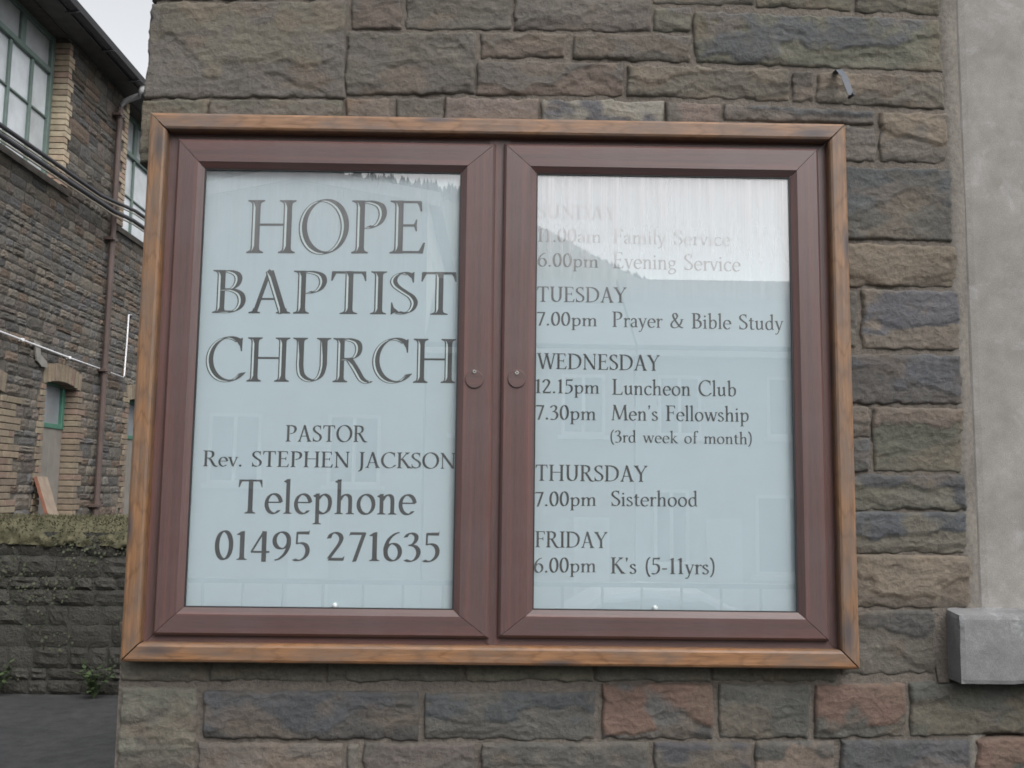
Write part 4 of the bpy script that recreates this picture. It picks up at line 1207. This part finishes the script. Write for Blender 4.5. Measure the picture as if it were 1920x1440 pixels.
def blocked(y0, y1, z0, z1):
    for o in OPEN:
        if y1 > o[0] + .02 and y0 < o[1] - .02 and z1 > o[2] + .02 and z0 < o[3] - .02: return True
    for q in bricked:
        if y1 > q[0] + .035 and y0 < q[1] - .035 and z1 > q[2] + .03 and z0 < q[3] - .03: return True
    return False
z = 0.0
while z < 7.1:
    h = rr.choice([0.08, 0.10, 0.12, 0.13, 0.15, 0.18, 0.21])
    h = min(h, 7.12 - z)
    y = 6.6 + rr.uniform(-.2, 0)
    while y < 14.5:
        w = h * rr.uniform(0.7, 2.6) + 0.05
        if not blocked(y, y + w, z, z + h):
            # sometimes two thin stones in one place
            if h > 0.14 and rr.random() < 0.42:
                k = rr.uniform(0.4, 0.6)
                cand.append((y, y + w, z, z + h * k)); cand.append((y, y + w, z + h * k, z + h))
            else:
                cand.append((y, y + w, z, z + h))
            y += w
        else:
            # creep up to the obstruction with a closer
            for ww in (0.30, 0.24, 0.19, 0.15, 0.12, 0.09, 0.07, 0.05):
                if ww < w and not blocked(y, y + ww, z, z + h):
                    cand.append((y, y + ww, z, z + h)); y += ww; break
            else:
                y += 0.012
    z += h
def seen(c):
    yc, zc = (c[0] + c[1]) / 2, (c[2] + c[3]) / 2
    d = Vector((HX, yc, zc)) - CAM
    dep = d.dot(CF); px, py = d.dot(CR) / dep * 1821.6 + 960, 720 - d.dot(CU) / dep * 1821.6
    vis = -10 < px < 262 and -10 < py < 965
    return (1 if vis else 0), (c[1] - c[0]) * (c[3] - c[2]) / d.length ** 3
cand.sort(key=lambda c: (-seen(c)[0], -seen(c)[1]))
rest = MB(); rest_c = []
for i, (y0, y1, z0, z1) in enumerate(cand):
    k = rr.randrange(10); me, VV, FF = protos[k]
    c = rr.choice(RC); f = 1.04 * rr.uniform(0.76, 1.2); cc = (c[0] * f, c[1] * f, c[2] * f)
    gap = 0.010
    dy, dz = y1 - y0 - gap, z1 - z0 - gap
    fl = rr.choice((-1, 1)); dep = rr.uniform(0.4, 1.0)
    tilt = rr.uniform(-.03, .03)
    mm = Matrix.Translation((0, (y0 + y1) / 2 - 10.0, (z0 + z1) / 2)) @ Matrix.Rotation(tilt, 4, 'X') @ Matrix.Diagonal((dep, dy, dz, 1))
    if fl < 0: mm = mm @ Matrix.Rotation(math.pi, 4, 'X')
    if i < 300:
        o = link('stone', me, None, hall); o.matrix_local = mm; o.color = (*cc, 1)
    else:
        rest.add([(mm @ Vector(p))[:] for p in VV], FF.tolist())
        rest_c.append((cc, len(VV)))
me = rest.mesh('rubble')
at = me.color_attributes.new('tint', 'FLOAT_COLOR', 'POINT')
at.data.foreach_set('color', np.concatenate([np.tile((*c, 1.0), (n, 1)) for c, n in rest_c]).astype(np.float32).ravel())
o = link('rubble', me, stone_material('rubble_stone_far', 0.6), hall); tag(o, kind='stuff')

# windows of the upper floor
def bar_box(mb, y0, y1, z0, z1, x0=RX - 0.03, x1=RX + 0.03): mb.cbox(x0, x1, y0, y1, z0, z1, 0.006)
def window(y0, y1, mull, z_tr, z_bar, z0=5.24, z1=7.12, upper=None, right_jamb=True):
    b = MB()
    b.cbox(RX - 0.05, RX + 0.04, y0, y0 + 0.07, z0, z1, .006)
    b.cbox(RX - 0.05, RX + 0.04, y1 - 0.075, y1, z0, z1, .006)
    bar_box(b, y0 + .07, y1 - .075, z0, z0 + .06); bar_box(b, y0 + .07, y1 - .075, z1 - .07, z1)
    bar_box(b, y0 + .07, y1 - .075, z_tr - .035, z_tr + .035, RX - .03, RX + .045)
    w = hb(b, 'window', M['green'])
    lo = [y0 + .07] + mull + [y1 - .075]
    for yv in mull:
        q = MB(); bar_box(q, yv - .026, yv + .026, z0 + .06, z_tr - .035, RX - .025, RX + .025)
        link_q = q.build('mullion', M['green'], w)
    for yv in upper:
        q = MB(); bar_box(q, yv - .055, yv + .055, z_tr + .035, z1 - .07, RX - .025, RX + .03)
        q.build('mullion', M['green'], w)
    for a, b2 in zip(lo, lo[1:]):
        a2 = a + (.026 if a in mull else 0); b3 = b2 - (.026 if b2 in mull else 0)
        q = MB(); bar_box(q, a2, b3, z_bar - .014, z_bar + .014, RX - .018, RX + .02); q.build('glazing_bar', M['green'], w)
        for (p, q2) in ((z0 + .06, z_bar - .014), (z_bar + .014, z_tr - .035)):
            g_ = MB().box(RX - .012, RX - .006, a2, b3, p, q2).build('pane', M['pane'], w)
            k = rr.uniform(.85, 1.2); g_.color = (k, k, k, 1)
    lo = [y0 + .07] + upper + [y1 - .075]
    for a, b2 in zip(lo, lo[1:]):
        a2 = a + (.055 if a in upper else 0); b3 = b2 - (.055 if b2 in upper else 0)
        g_ = MB().box(RX - .012, RX - .006, a2, b3, z_tr + .035, z1 - .07).build('pane', M['pane'], w)
        g_.color = (.72, .70, .70, 1)
    return w
def sub(w):
    for ch in w.children: pass
window(6.9, 9.36, [7.34, 7.85, 8.36, 8.87], 6.66, 6.07, upper=[7.8, 8.60])
window(11.30, 13.6, [12.10, 12.9], 6.53, 5.90, upper=[12.1])
for (y0, y1) in ((6.8, 9.52), (11.08, 13.8)):
    s_ = MB(); s_.prism([(HX - .16, 5.245), (HX + .05, 5.225), (HX + .05, 5.15), (HX - .16, 5.15)], 'y', y0, y1)
    for i, (x, y, z) in enumerate(s_.v): pass
    hb(s_, 'window_sill', M['hall_sill'])
# doorways
def doorway(y0, y1, z1, rail):
    b = MB()
    fx = HX - 0.17
    b.cbox(fx - .04, fx + .03, y0, y0 + .06, -1.0, z1, .006); b.cbox(fx - .04, fx + .03, y1 - .07, y1, rail - .05, z1, .006)
    b.cbox(fx - .04, fx + .03, y0 + .06, y1 - .07, rail - .05, rail + .01, .006); b.cbox(fx - .04, fx + .03, y0 + .06, y1 - .07, z1 - .06, z1, .006)
    d = hb(b, 'door_frame', M['bright_green'])
    g_ = MB().box(fx - .02, fx - .012, y0 + .06, y1 - .07, rail + .01, z1 - .06).build('fanlight', M['pane'], d); g_.color = (.42, .43, .44, 1)
    e = MB(); n = 5
    ww = (y1 - y0 - .06) / n
    for i in range(n): e.cbox(fx - .03, fx + .012 + .002 * (i % 2), y0 + .06 + ww * i, y0 + .06 + ww * (i + 1) - .003, -1.0, rail - .05, .003)
    e.build('door', M['board'], d)
doorway(9.31, 10.19, 2.90, 2.36)
doorway(7.1, 8.30, 2.66, 2.2)
doorway(11.90, 12.8, 2.9, 2.36)
# plaster patch by the doorway's head
b = MB(); zz = [(8.86, 3.27), (9.02, 3.24), (9.06, 3.12), (9.22, 3.06), (9.24, 2.99), (9.10, 2.985), (8.98, 3.04), (8.93, 3.15)]
b.prism(zz, 'x', HX + .03, HX + .052); hb(b, 'plaster_patch', M['patch'])
# eaves: soffit boards, fascia, gutter, roof
b = MB(); b.box(HX - .42, -4.30, 4, 17, 7.14, 7.17); b.box(-4.32, -4.29, 4, 17, 7.10, 7.30)
hb(b, 'eaves', M['soffit'])
gq = MB(); prof = []
for k in range(9):
    a = math.pi + math.pi * k / 8
    prof.append((-4.215 + .075 * math.cos(a), 7.165 + .075 * math.sin(a)))
prof += [(-4.215 + .085, 7.168), (-4.215 + .085 * math.cos(-math.pi / 4), 7.165 + .085 * math.sin(-math.pi / 4)), (-4.215, 7.08), (-4.215 - .085 * .7, 7.165 - .085 * .7), (-4.30, 7.168)]
gq.prism([(x, z) for x, z in prof[:9]] + [(x, z) for x, z in prof[9:]], 'y', 4, 10.9)
hb(gq, 'gutter', M['gutter'])
for y in (7.6, 8.6, 9.6, 10.5):
    hb(MB().cbox(-4.31, -4.12, y - .02, y + .02, 7.068, 7.082, .003), 'gutter_bracket', M['gutter'])
b = MB(); b.prism([(-4.26, 7.22), (-8.5, 9.6), (-8.5, 9.5), (-4.26, 7.14)], 'y', 4, 16.6); hb(b, 'roof', M['slate'])
# downpipe with its swan neck
b = MB(); b.tube([(-4.2, 10.72, 7.10), (-4.2, 10.72, 7.02), (-4.24, 10.74, 6.97), (-4.44, 10.80, 6.92), (-4.51, 10.80, 6.86), (-4.51, 10.80, 6.78)], .042, 10)
nk = hb(b, 'swan_neck', M['neck'], True)
b = MB(); b.tube([(-4.51, 10.80, 6.82), (-4.51, 10.79, 4.0), (-4.51, 10.78, 0.0)], .040, 12)
for z_ in (6.75, 5.0, 3.2, 1.4): b.tube([(-4.51, 10.79, z_), (-4.51, 10.79, z_ - .09)], .050, 12)
dp = hb(b, 'downpipe', M['downpipe'], False)
for z_ in (6.70, 4.95, 3.15, 1.35): MB().cbox(HX - 10 + 10, -4.46, 10.79 - .085, 10.79 + .085, z_ - .02, z_ + .02, .004).build('pipe_clip', M['downpipe'], dp)

# cables clipped along the hall's wall
def cable(pts, r, mat, label, dz=0):
    out = []
    n = 40
    for i in range(n + 1):
        t = i / n * (len(pts) - 1); k = min(int(t), len(pts) - 2); f = t - k; f = f * f * (3 - 2 * f) * .35 + f * .65
        p, q = Vector(pts[k]), Vector(pts[k + 1]); out.append(p.lerp(q, f))
    b = MB(); b.tube(out, r, 8)
    o = b.build('cable', M[mat], None, True)
    tag(o, label, 'cable', 'cables along the front of the hall')
    return o
cx = -4.42
cable([(cx, 5.5, 5.24), (cx, 7.5, 5.315), (cx, 9.0, 5.345), (cx, 10.1, 5.36), (cx, 11.3, 5.50), (cx, 13, 5.55)], .026, 'cable', 'thick black cable, topmost of the four strung across the stone hall')
cable([(cx, 5.5, 5.19), (cx, 7.5, 5.262), (cx, 9.0, 5.295), (cx, 10.1, 5.318), (cx, 11.3, 5.452), (cx, 13, 5.50)], .010, 'cable_pale', 'thin cream cable just under the topmost black cable on the hall')
cable([(cx + .02, 5.5, 5.12), (cx + .02, 7.5, 5.20), (cx + .02, 9.0, 5.225), (cx + .02, 10.5, 5.265), (cx + .02, 11.2, 5.33), (cx + .02, 13, 5.36)], .030, 'cable', 'thick black cable of the lower pair under the hall windows')
cable([(cx + .02, 5.5, 5.075), (cx + .02, 7.5, 5.145), (cx + .02, 9.0, 5.175), (cx + .02, 10.5, 5.212), (cx + .02, 11.2, 5.277), (cx + .02, 13, 5.31)], .011, 'cable_pale', 'thin cream cable, lowest of the four across the hall')
# white plastic pipe
b = MB(); b.tube([(-4.55, 5.6, 3.27), (-4.55, 8.1, 3.235), (-4.55, 9.8, 3.185), (-4.55, 11.54, 3.145), (-4.55, 11.57, 3.17), (-4.55, 11.60, 3.6), (-4.55, 11.61, 4.06), (-4.55, 11.72, 4.075)], .0115, 8)
o = b.build('conduit', M['white_pipe'], None, True)
tag(o, 'thin white plastic conduit running above the doorways of the stone hall', 'conduit')
for y, z_ in ((8.6, 3.222), (9.8, 3.185), (11.0, 3.158)):
    MB().cbox(-4.585, -4.53, y - .012, y + .012, z_ - .018, z_ + .018, .003).build('conduit_clip', M['white_pipe'], o)
# board leaning by the doorway
pr = empty('plank', (-3.98, 9.35, 0.0))
tag(pr, 'pale wooden board leaning against the stone hall beside the narrow doorway', 'board')
le = 1.80; an = R(19)
b = MB(); b.cbox(-.02, .02, -.19, .19, 0, le, .003); bb = b.build('board_face', [M['plank'], M['plank_edge']], pr)
for p in bb.data.polygons:
    if abs(p.normal.y) > .7: p.material_index = 1
bb.rotation_euler = (0, -an, R(8))

# ================================================================== MOSSY WALL ACROSS THE LANE
gw = MB().box(-7.0, 1.5, 5.56, 5.90, -1.0, 1.24).build('garden_wall', M['garden_mortar'])
tag(gw, 'low dark rubble garden wall with mossy top in front of the stone hall', 'wall')
rw = random.Random(8)
gst = []
for k in range(6):
    me, VV, FF = protos[k]
    V2 = [(p[1], -p[0], p[2]) for p in VV]
    m2 = bpy.data.meshes.new('stone'); m2.from_pydata(V2, [], [tuple(reversed(f)) for f in FF.tolist()]); m2.materials.append(M['garden_stone']); gst.append(m2)
z = 0.0
while z < 1.20:
    h = min(rw.uniform(.09, .17), 1.22 - z); x = -4.2 + rw.uniform(-.2, 0)
    while x < 0.4:
        w = rw.uniform(.13, .36)
        o = link('stone', rw.choice(gst), None, gw)
        o.location = (x + w / 2, 5.56, z + h / 2); o.scale = (w - .012, rw.uniform(.5, 1.5), h - .006); o.rotation_euler = (0, rw.uniform(-.05, .05), 0)
        k = rw.uniform(.8, 1.15); o.color = (.054 * k, .053 * k, .047 * k, 1)
        x += w
    z += h
# rounded coping under moss
nx, nt_ = 330, 22
vs = []; 
for i in range(nx + 1):
    x = -4.6 + 5.2 * i / nx
    for j in range(nt_ + 1):
        a = math.pi * (j / nt_) * 1.12 - .2
        lump = 0.035 * float(noise2(x * 3.2, j * .2, 3)) + 0.030 * float(noise2(x * 15, j * .6, 5)) + .012 * float(noise2(x * 40, j * 1.3, 6))
        ry, rz = .21 + lump, .15 + lump
        vs.append((x, 5.73 - ry * math.cos(a), 1.195 + rz * math.sin(a) - .03 * max(0, math.cos(a)) * (1 + float(noise2(x * 6, 3.3, 9)))))
fs = []
for i in range(nx):
    for j in range(nt_):
        a = i * (nt_ + 1) + j; fs.append((a, a + nt_ + 1, a + nt_ + 2, a + 1))
MB().add(vs, fs).build('moss_coping', M['moss'], gw, True)
# moss tufts and hanging growth
b = MB()
for k in range(9000):
    x = rw.uniform(-4.3, -.6); a = rw.uniform(-.2, 2.6)
    p = Vector((x, 5.73 - .22 * math.cos(a), 1.20 + .16 * math.sin(a)))
    if a < .2: p.z -= rw.uniform(0, .10) * (rw.random() ** 2)
    n_ = Vector((rw.uniform(-.5, .5), -math.cos(a) + rw.uniform(-.3, .3), math.sin(a) + rw.uniform(-.2, .4))).normalized() * rw.uniform(.010, .030)
    sd_ = Vector((rw.uniform(-1, 1), rw.uniform(-1, 1), rw.uniform(-1, 1))).normalized() * rw.uniform(.004, .009)
    b.add([p - sd_, p + sd_, p + n_], [(0, 1, 2)])
tag(b.build('moss', M['moss'], gw), kind='stuff')
b = MB()
for k in range(2600):
    x = rw.uniform(-4.2, -.7); z = 1.22 * rw.random() ** .55
    if float(noise2(x * 2.2, z * 2.6, 12)) < .02: continue
    p = Vector((x, 5.55 - rw.uniform(.015, .05), z)); l = rw.uniform(.012, .032)
    d = Vector((rw.uniform(-1, 1), rw.uniform(-.6, .1), rw.uniform(-1, .3))).normalized(); e = d.cross(Vector((rw.uniform(-.4, .4), 1, rw.uniform(-.4, .4)))).normalized()
    b.add([p, p + d * l * .5 + e * l * .4, p + d * l, p + d * l * .5 - e * l * .4], [(0, 1, 2, 3)])
tag(b.build('creeper', M['creeper'], gw), kind='stuff')
# weeds at the wall's foot
def weed(x, y, s, seed, label):
    r = random.Random(seed)
    b = MB(); t = MB()
    for k in range(16):
        a = r.uniform(0, 6.28); l = r.uniform(.10, .22) * s; lean = r.uniform(.3, 1.0)
        tip = Vector((x + math.cos(a) * l * lean, y + math.sin(a) * l * lean * .6 - .03, l * 1.2))
        t.tube([(x, y, 0), tip * .5 + Vector((x, y, 0)) * .5, tip], [.003, .002, .0012], 5)
        for q in range(6):
            c = Vector((x, y, 0)).lerp(tip, .4 + .6 * q / 5); d = Vector((r.uniform(-1, 1), r.uniform(-1, .4), r.uniform(-.3, .7))).normalized()
            e = d.cross(Vector((0, 0, 1))).normalized(); ll = r.uniform(.03, .07) * s
            b.add([c, c + d * ll * .5 + e * ll * .32, c + d * ll, c + d * ll * .5 - e * ll * .32], [(0, 1, 2, 3)])
    w = empty('weed', (x, y, 0)); tag(w, label, 'plant')
    for mb, nm, mt in ((b, 'leaves', 'leaf'), (t, 'stems', 'leaf')):
        o = mb.build(nm, M[mt], None); o.parent = w; o.matrix_parent_inverse = Matrix.Translation((-x, -y, 0))
weed(-3.02, 5.44, 1.0, 1, 'green weed at the foot of the mossy wall, at the far left edge')
weed(-2.25, 5.42, 1.1, 2, 'larger green weed at the foot of the mossy wall, beside the church corner')

# ================================================================== BEHIND THE CAMERA: what the noticeboard's glass mirrors
def house(x0, x1, ez, rz, mat, label, wins, door=None, y=-20.0, ridge=3.6, stack=False, gable=None):
    h = empty('terraced_house', ((x0 + x1) / 2, y, -1.05)); tag(h, label, 'house', 'houses across the road')
    def hp(mb, n, mt, par=None, sm=False):
        o = mb.build(n, M[mt], None, sm); o.parent = par or h
        o.matrix_parent_inverse = Matrix.Translation((-(x0 + x1) / 2, -y, 1.05)) if par is None else Matrix()
        return o
    hp(MB().box(x0, x1, y - 7.5, y, -1.05, ez), 'wall', mat)
    b = MB(); b.prism([(y + .35, ez - .05), (y - ridge, rz), (y - 7.9, ez - .05), (y - 7.9, ez - .15), (y + .35, ez - .15)], 'x', x0, x1)
    if gable:
        b = MB(); (gx, gz), lo = gable
        b.prism([(x0 - .3, lo), (gx, gz), (x1 + .3, lo), (x1 + .3, lo - .12), (gx, gz - .12), (x0 - .3, lo - .12)], 'y', y - 7.9, y + .3)
        v_ = MB(); v_.prism([(x0 - .3, lo + .02), (gx, gz + .02), (x1 + .3, lo + .02), (x1 + .3, lo - .30), (gx, gz - .30), (x0 - .3, lo - .30)], 'y', y + .302, y + .35); hp(v_, 'bargeboard', 'white')
        t_ = MB(); t_.prism([(x0, ez - .06), (x1, ez - .06), (x1, lo - .13), (gx, gz - .13), (x0, lo - .13)], 'y', y - 7.4, y - .002); hp(t_, 'gable', mat)
    r_ = hp(b, 'roof', 'slate')
    if stack: hp(MB().box(x0 + .6, x0 + 1.3, y - ridge - .4, y - ridge + .4, rz - .3, rz + .75), 'chimney', mat)
    if not gable: hp(MB().box(x0, x1, y + .02, y + .36, ez - .30, ez - .16), 'fascia', 'white')
    for (a, b2, c, d) in wins:
        f = MB()
        f.box(a, b2, y, y + .05, c, c + .08); f.box(a, b2, y, y + .05, d - .08, d); f.box(a, a + .08, y, y + .05, c + .08, d - .08); f.box(b2 - .08, b2, y, y + .05, c + .08, d - .08)
        f.box((a + b2) / 2 - .04, (a + b2) / 2 + .04, y, y + .05, c + .08, d - .08); f.box(a - .1, b2 + .1, y, y + .14, c - .1, c - .005)
        w = hp(f, 'window', 'white')
        hp(MB().box(a + .08, b2 - .08, y + .005, y + .02, c + .08, d - .08), 'pane', 'dark_glass')
    if door:
        a, b2 = door
        hp(MB().box(a, b2, y, y + .04, -1.05, 1.05), 'door', 'white')
    return h
house(3.9, 8.6, 5.0, 7.35, 'house_a', 'pale terraced house mirrored in the right hand pane of the board', [(4.4, 5.4, 2.9, 4.3), (6.9, 7.9, 2.9, 4.3), (6.6, 8.1, -.2, 1.6), (4.3, 5.1, .0, 1.7)], (5.5, 6.3))
house(-.9, 3.85, 5.0, 7.3, 'house_b', 'cream terraced house mirrored in the middle of the noticeboard', [(-.3, .8, 2.9, 4.3), (2.2, 3.2, 2.9, 4.3), (.2, 1.7, -.1, 1.6)], (2.5, 3.3))
house(-6.5, -.95, 7.3, 9.2, 'house_a', 'tall pale house mirrored in the left hand pane of the board', [(-5.8, -4.6, 1.7, 3.3), (-3.1, -1.9, 1.7, 3.3)], (-3.9, -3.0), gable=((-4.0, 9.0), 8.42))
house(-12.5, -6.55, 5.2, 7.3, 'house_c', 'grey terraced house beyond the tall pale one', [(-11.5, -10.3, 2.9, 4.3), (-8.6, -7.4, 2.9, 4.3)], (-10, -9.1))
house(8.65, 14.0, 5.0, 7.2, 'house_b', 'cream terraced house at the row end beyond the pale one', [(9.4, 10.4, 2.9, 4.3), (12, 13, 2.9, 4.3)], (11, 11.8))
# the hillside
vs, fs = [], []
for i in range(61):
    for j in range(9):
        x = -300 + 10 * i; t = j / 8; y = 70 + 140 * t
        vs.append((x, y, -1.2 + (14 + 9 * float(noise2(x * .012, 3.1, 2))) * t * t * (3 - 2 * t)))
for i in range(60):
    for j in range(8): fs.append((i * 9 + j, i * 9 + j + 9, i * 9 + j + 10, i * 9 + j + 1))
tag(MB().add(vs, fs).build('hillside', M['hill'], None, True), kind='structure')
def ridge(x):
    pts = [(-400, 62), (-60, 55), (-45, 52), (-20, 49.5), (0, 46.5), (5, 44.0), (14, 39), (24, 34.5), (40, 30.5), (60, 29), (400, 40)]
    for (a, b_), (c, d) in zip(pts, pts[1:]):
        if a <= x <= c: return b_ + (d - b_) * (x - a) / (c - a)
    return 40
nxh, nyh = 120, 24
vs, fs = [], []
for i in range(nxh + 1):
    x = -220 + 440 * i / nxh
    for j in range(nyh + 1):
        t = j / nyh; y = -45 - 110 * t * 1.6
        e = min(1, t * 1.6); e = e * e * (3 - 2 * e)
        vs.append((x, y, -1.2 + (ridge(x) + 1.2) * e + 1.2 * float(noise2(x * .05, y * .05, 4)) * e))
for i in range(nxh):
    for j in range(nyh):
        a = i * (nyh + 1) + j; fs.append((a, a + 1, a + nyh + 2, a + nyh + 1))
tag(MB().add(vs, fs).build('hillside', M['hill'], None, True), kind='structure')
b = MB(); r = random.Random(77)
for k in range(1500):
    x = r.uniform(-75, 45); t = r.uniform(.50, .64)
    y = -45 - 110 * t * 1.6; e = min(1, t * 1.6); e = e * e * (3 - 2 * e)
    z0 = -1.2 + (ridge(x) + 1.2) * e - .6; hh = r.uniform(1.6, 3.4) * (1 if x < -4 else .30); w_ = hh * .42
    for q in range(4):
        zb = z0 + hh * (.1 + .2 * q); rr_ = w_ * (1 - q * .22)
        ring_ = [(x + rr_ * math.cos(s * 1.047 + q) * r.uniform(.7, 1.2), y + rr_ * math.sin(s * 1.047 + q) * r.uniform(.7, 1.2), zb - r.uniform(0, .2)) for s in range(6)]
        b.add(ring_ + [(x, y, zb + hh * .36)], [(s, (s + 1) % 6, 6) for s in range(6)])
tag(b.build('far_conifers', M['conifer']), kind='stuff')
# railing along the edge of the forecourt
rl = empty('railing', (0, -6.3, 0)); tag(rl, 'black iron railing along the forecourt edge mirrored low in the glass', 'railing')
def rp(mb, n):
    o = mb.build(n, M['iron'], None); o.parent = rl; o.matrix_parent_inverse = Matrix.Translation((0, 6.3, 0)); return o
rp(MB().box(-7, 7, -6.325, -6.275, .80, .84), 'top_rail'); rp(MB().box(-7, 7, -6.325, -6.275, .12, .16), 'bottom_rail')
bar_me = MB().tube([(0, 0, .16), (0, 0, .80)], .012, 6).mesh('bar'); bar_me.materials.append(M['iron'])
for k in range(41):
    o = link('bar', bar_me, None, rl); o.location = (-6.8 + .34 * k, 0, 0)
# silver car on the road below
ca = empty('parked_car', (2.5, -10.5, -1.05)); tag(ca, 'silver hatchback parked on the road, mirrored low in the right hand pane', 'car')
side = [(-2.0, .35), (-2.05, .62), (-1.95, .80), (-1.15, .95), (-.45, 1.40), (.15, 1.48), (.85, 1.44), (1.55, 1.10), (1.95, .95), (2.02, .6), (1.98, .35)]
def car_layer(pts, ws, mat, name, sm=True):
    vs, fs = [], []; n = len(pts)
    cols = [-1, -.93, -.5, 0, .5, .93, 1]
    for c in cols:
        for (x, z) in pts:
            wz = .84 - (.17 if z > 1.0 else .0) * (z - .95) / .5 * 1.0
            zz = z - (.05 if abs(c) == 1 else 0) * (1 if z > .9 else 0)
            vs.append((x, c * wz * ws, zz))
    for i in range(len(cols) - 1):
        for k in range(n):
            a, b_ = i * n + k, i * n + (k + 1) % n
            fs.append((a, b_, b_ + n, a + n))
    fs.append(tuple(range(n))); fs.append(tuple((len(cols) - 1) * n + k for k in range(n - 1, -1, -1)))
    return MB().add(vs, fs).build(name, M[mat], ca, sm)
car_layer(side, 1.0, 'car_paint', 'body', False)
for s in (1, -1):
    g_ = MB().prism([(-1.0, .98), (-.42, 1.34), (.12, 1.40), (.8, 1.36), (1.35, 1.06), (1.3, .98)], 'y', s * .70, s * .855); g_.build('side_window', M['dark_glass'], ca)
for x in (-1.25, 1.25):
    for s in (1, -1):
        w = MB().tube([(x, s * .66, .31), (x, s * .86, .31)], .31, 20).build('wheel', M['tyre'], ca)
        MB().tube([(x, s * .85, .31), (x, s * .87, .31)], .19, 14).build('rim', M['steel'], w)
    for s in (1, -1): pass
for s in (.55, -.55):
    MB().cbox(-2.06, -1.98, s - .17, s + .17, .60, .76, .02).build('headlight', M['pin'], ca)
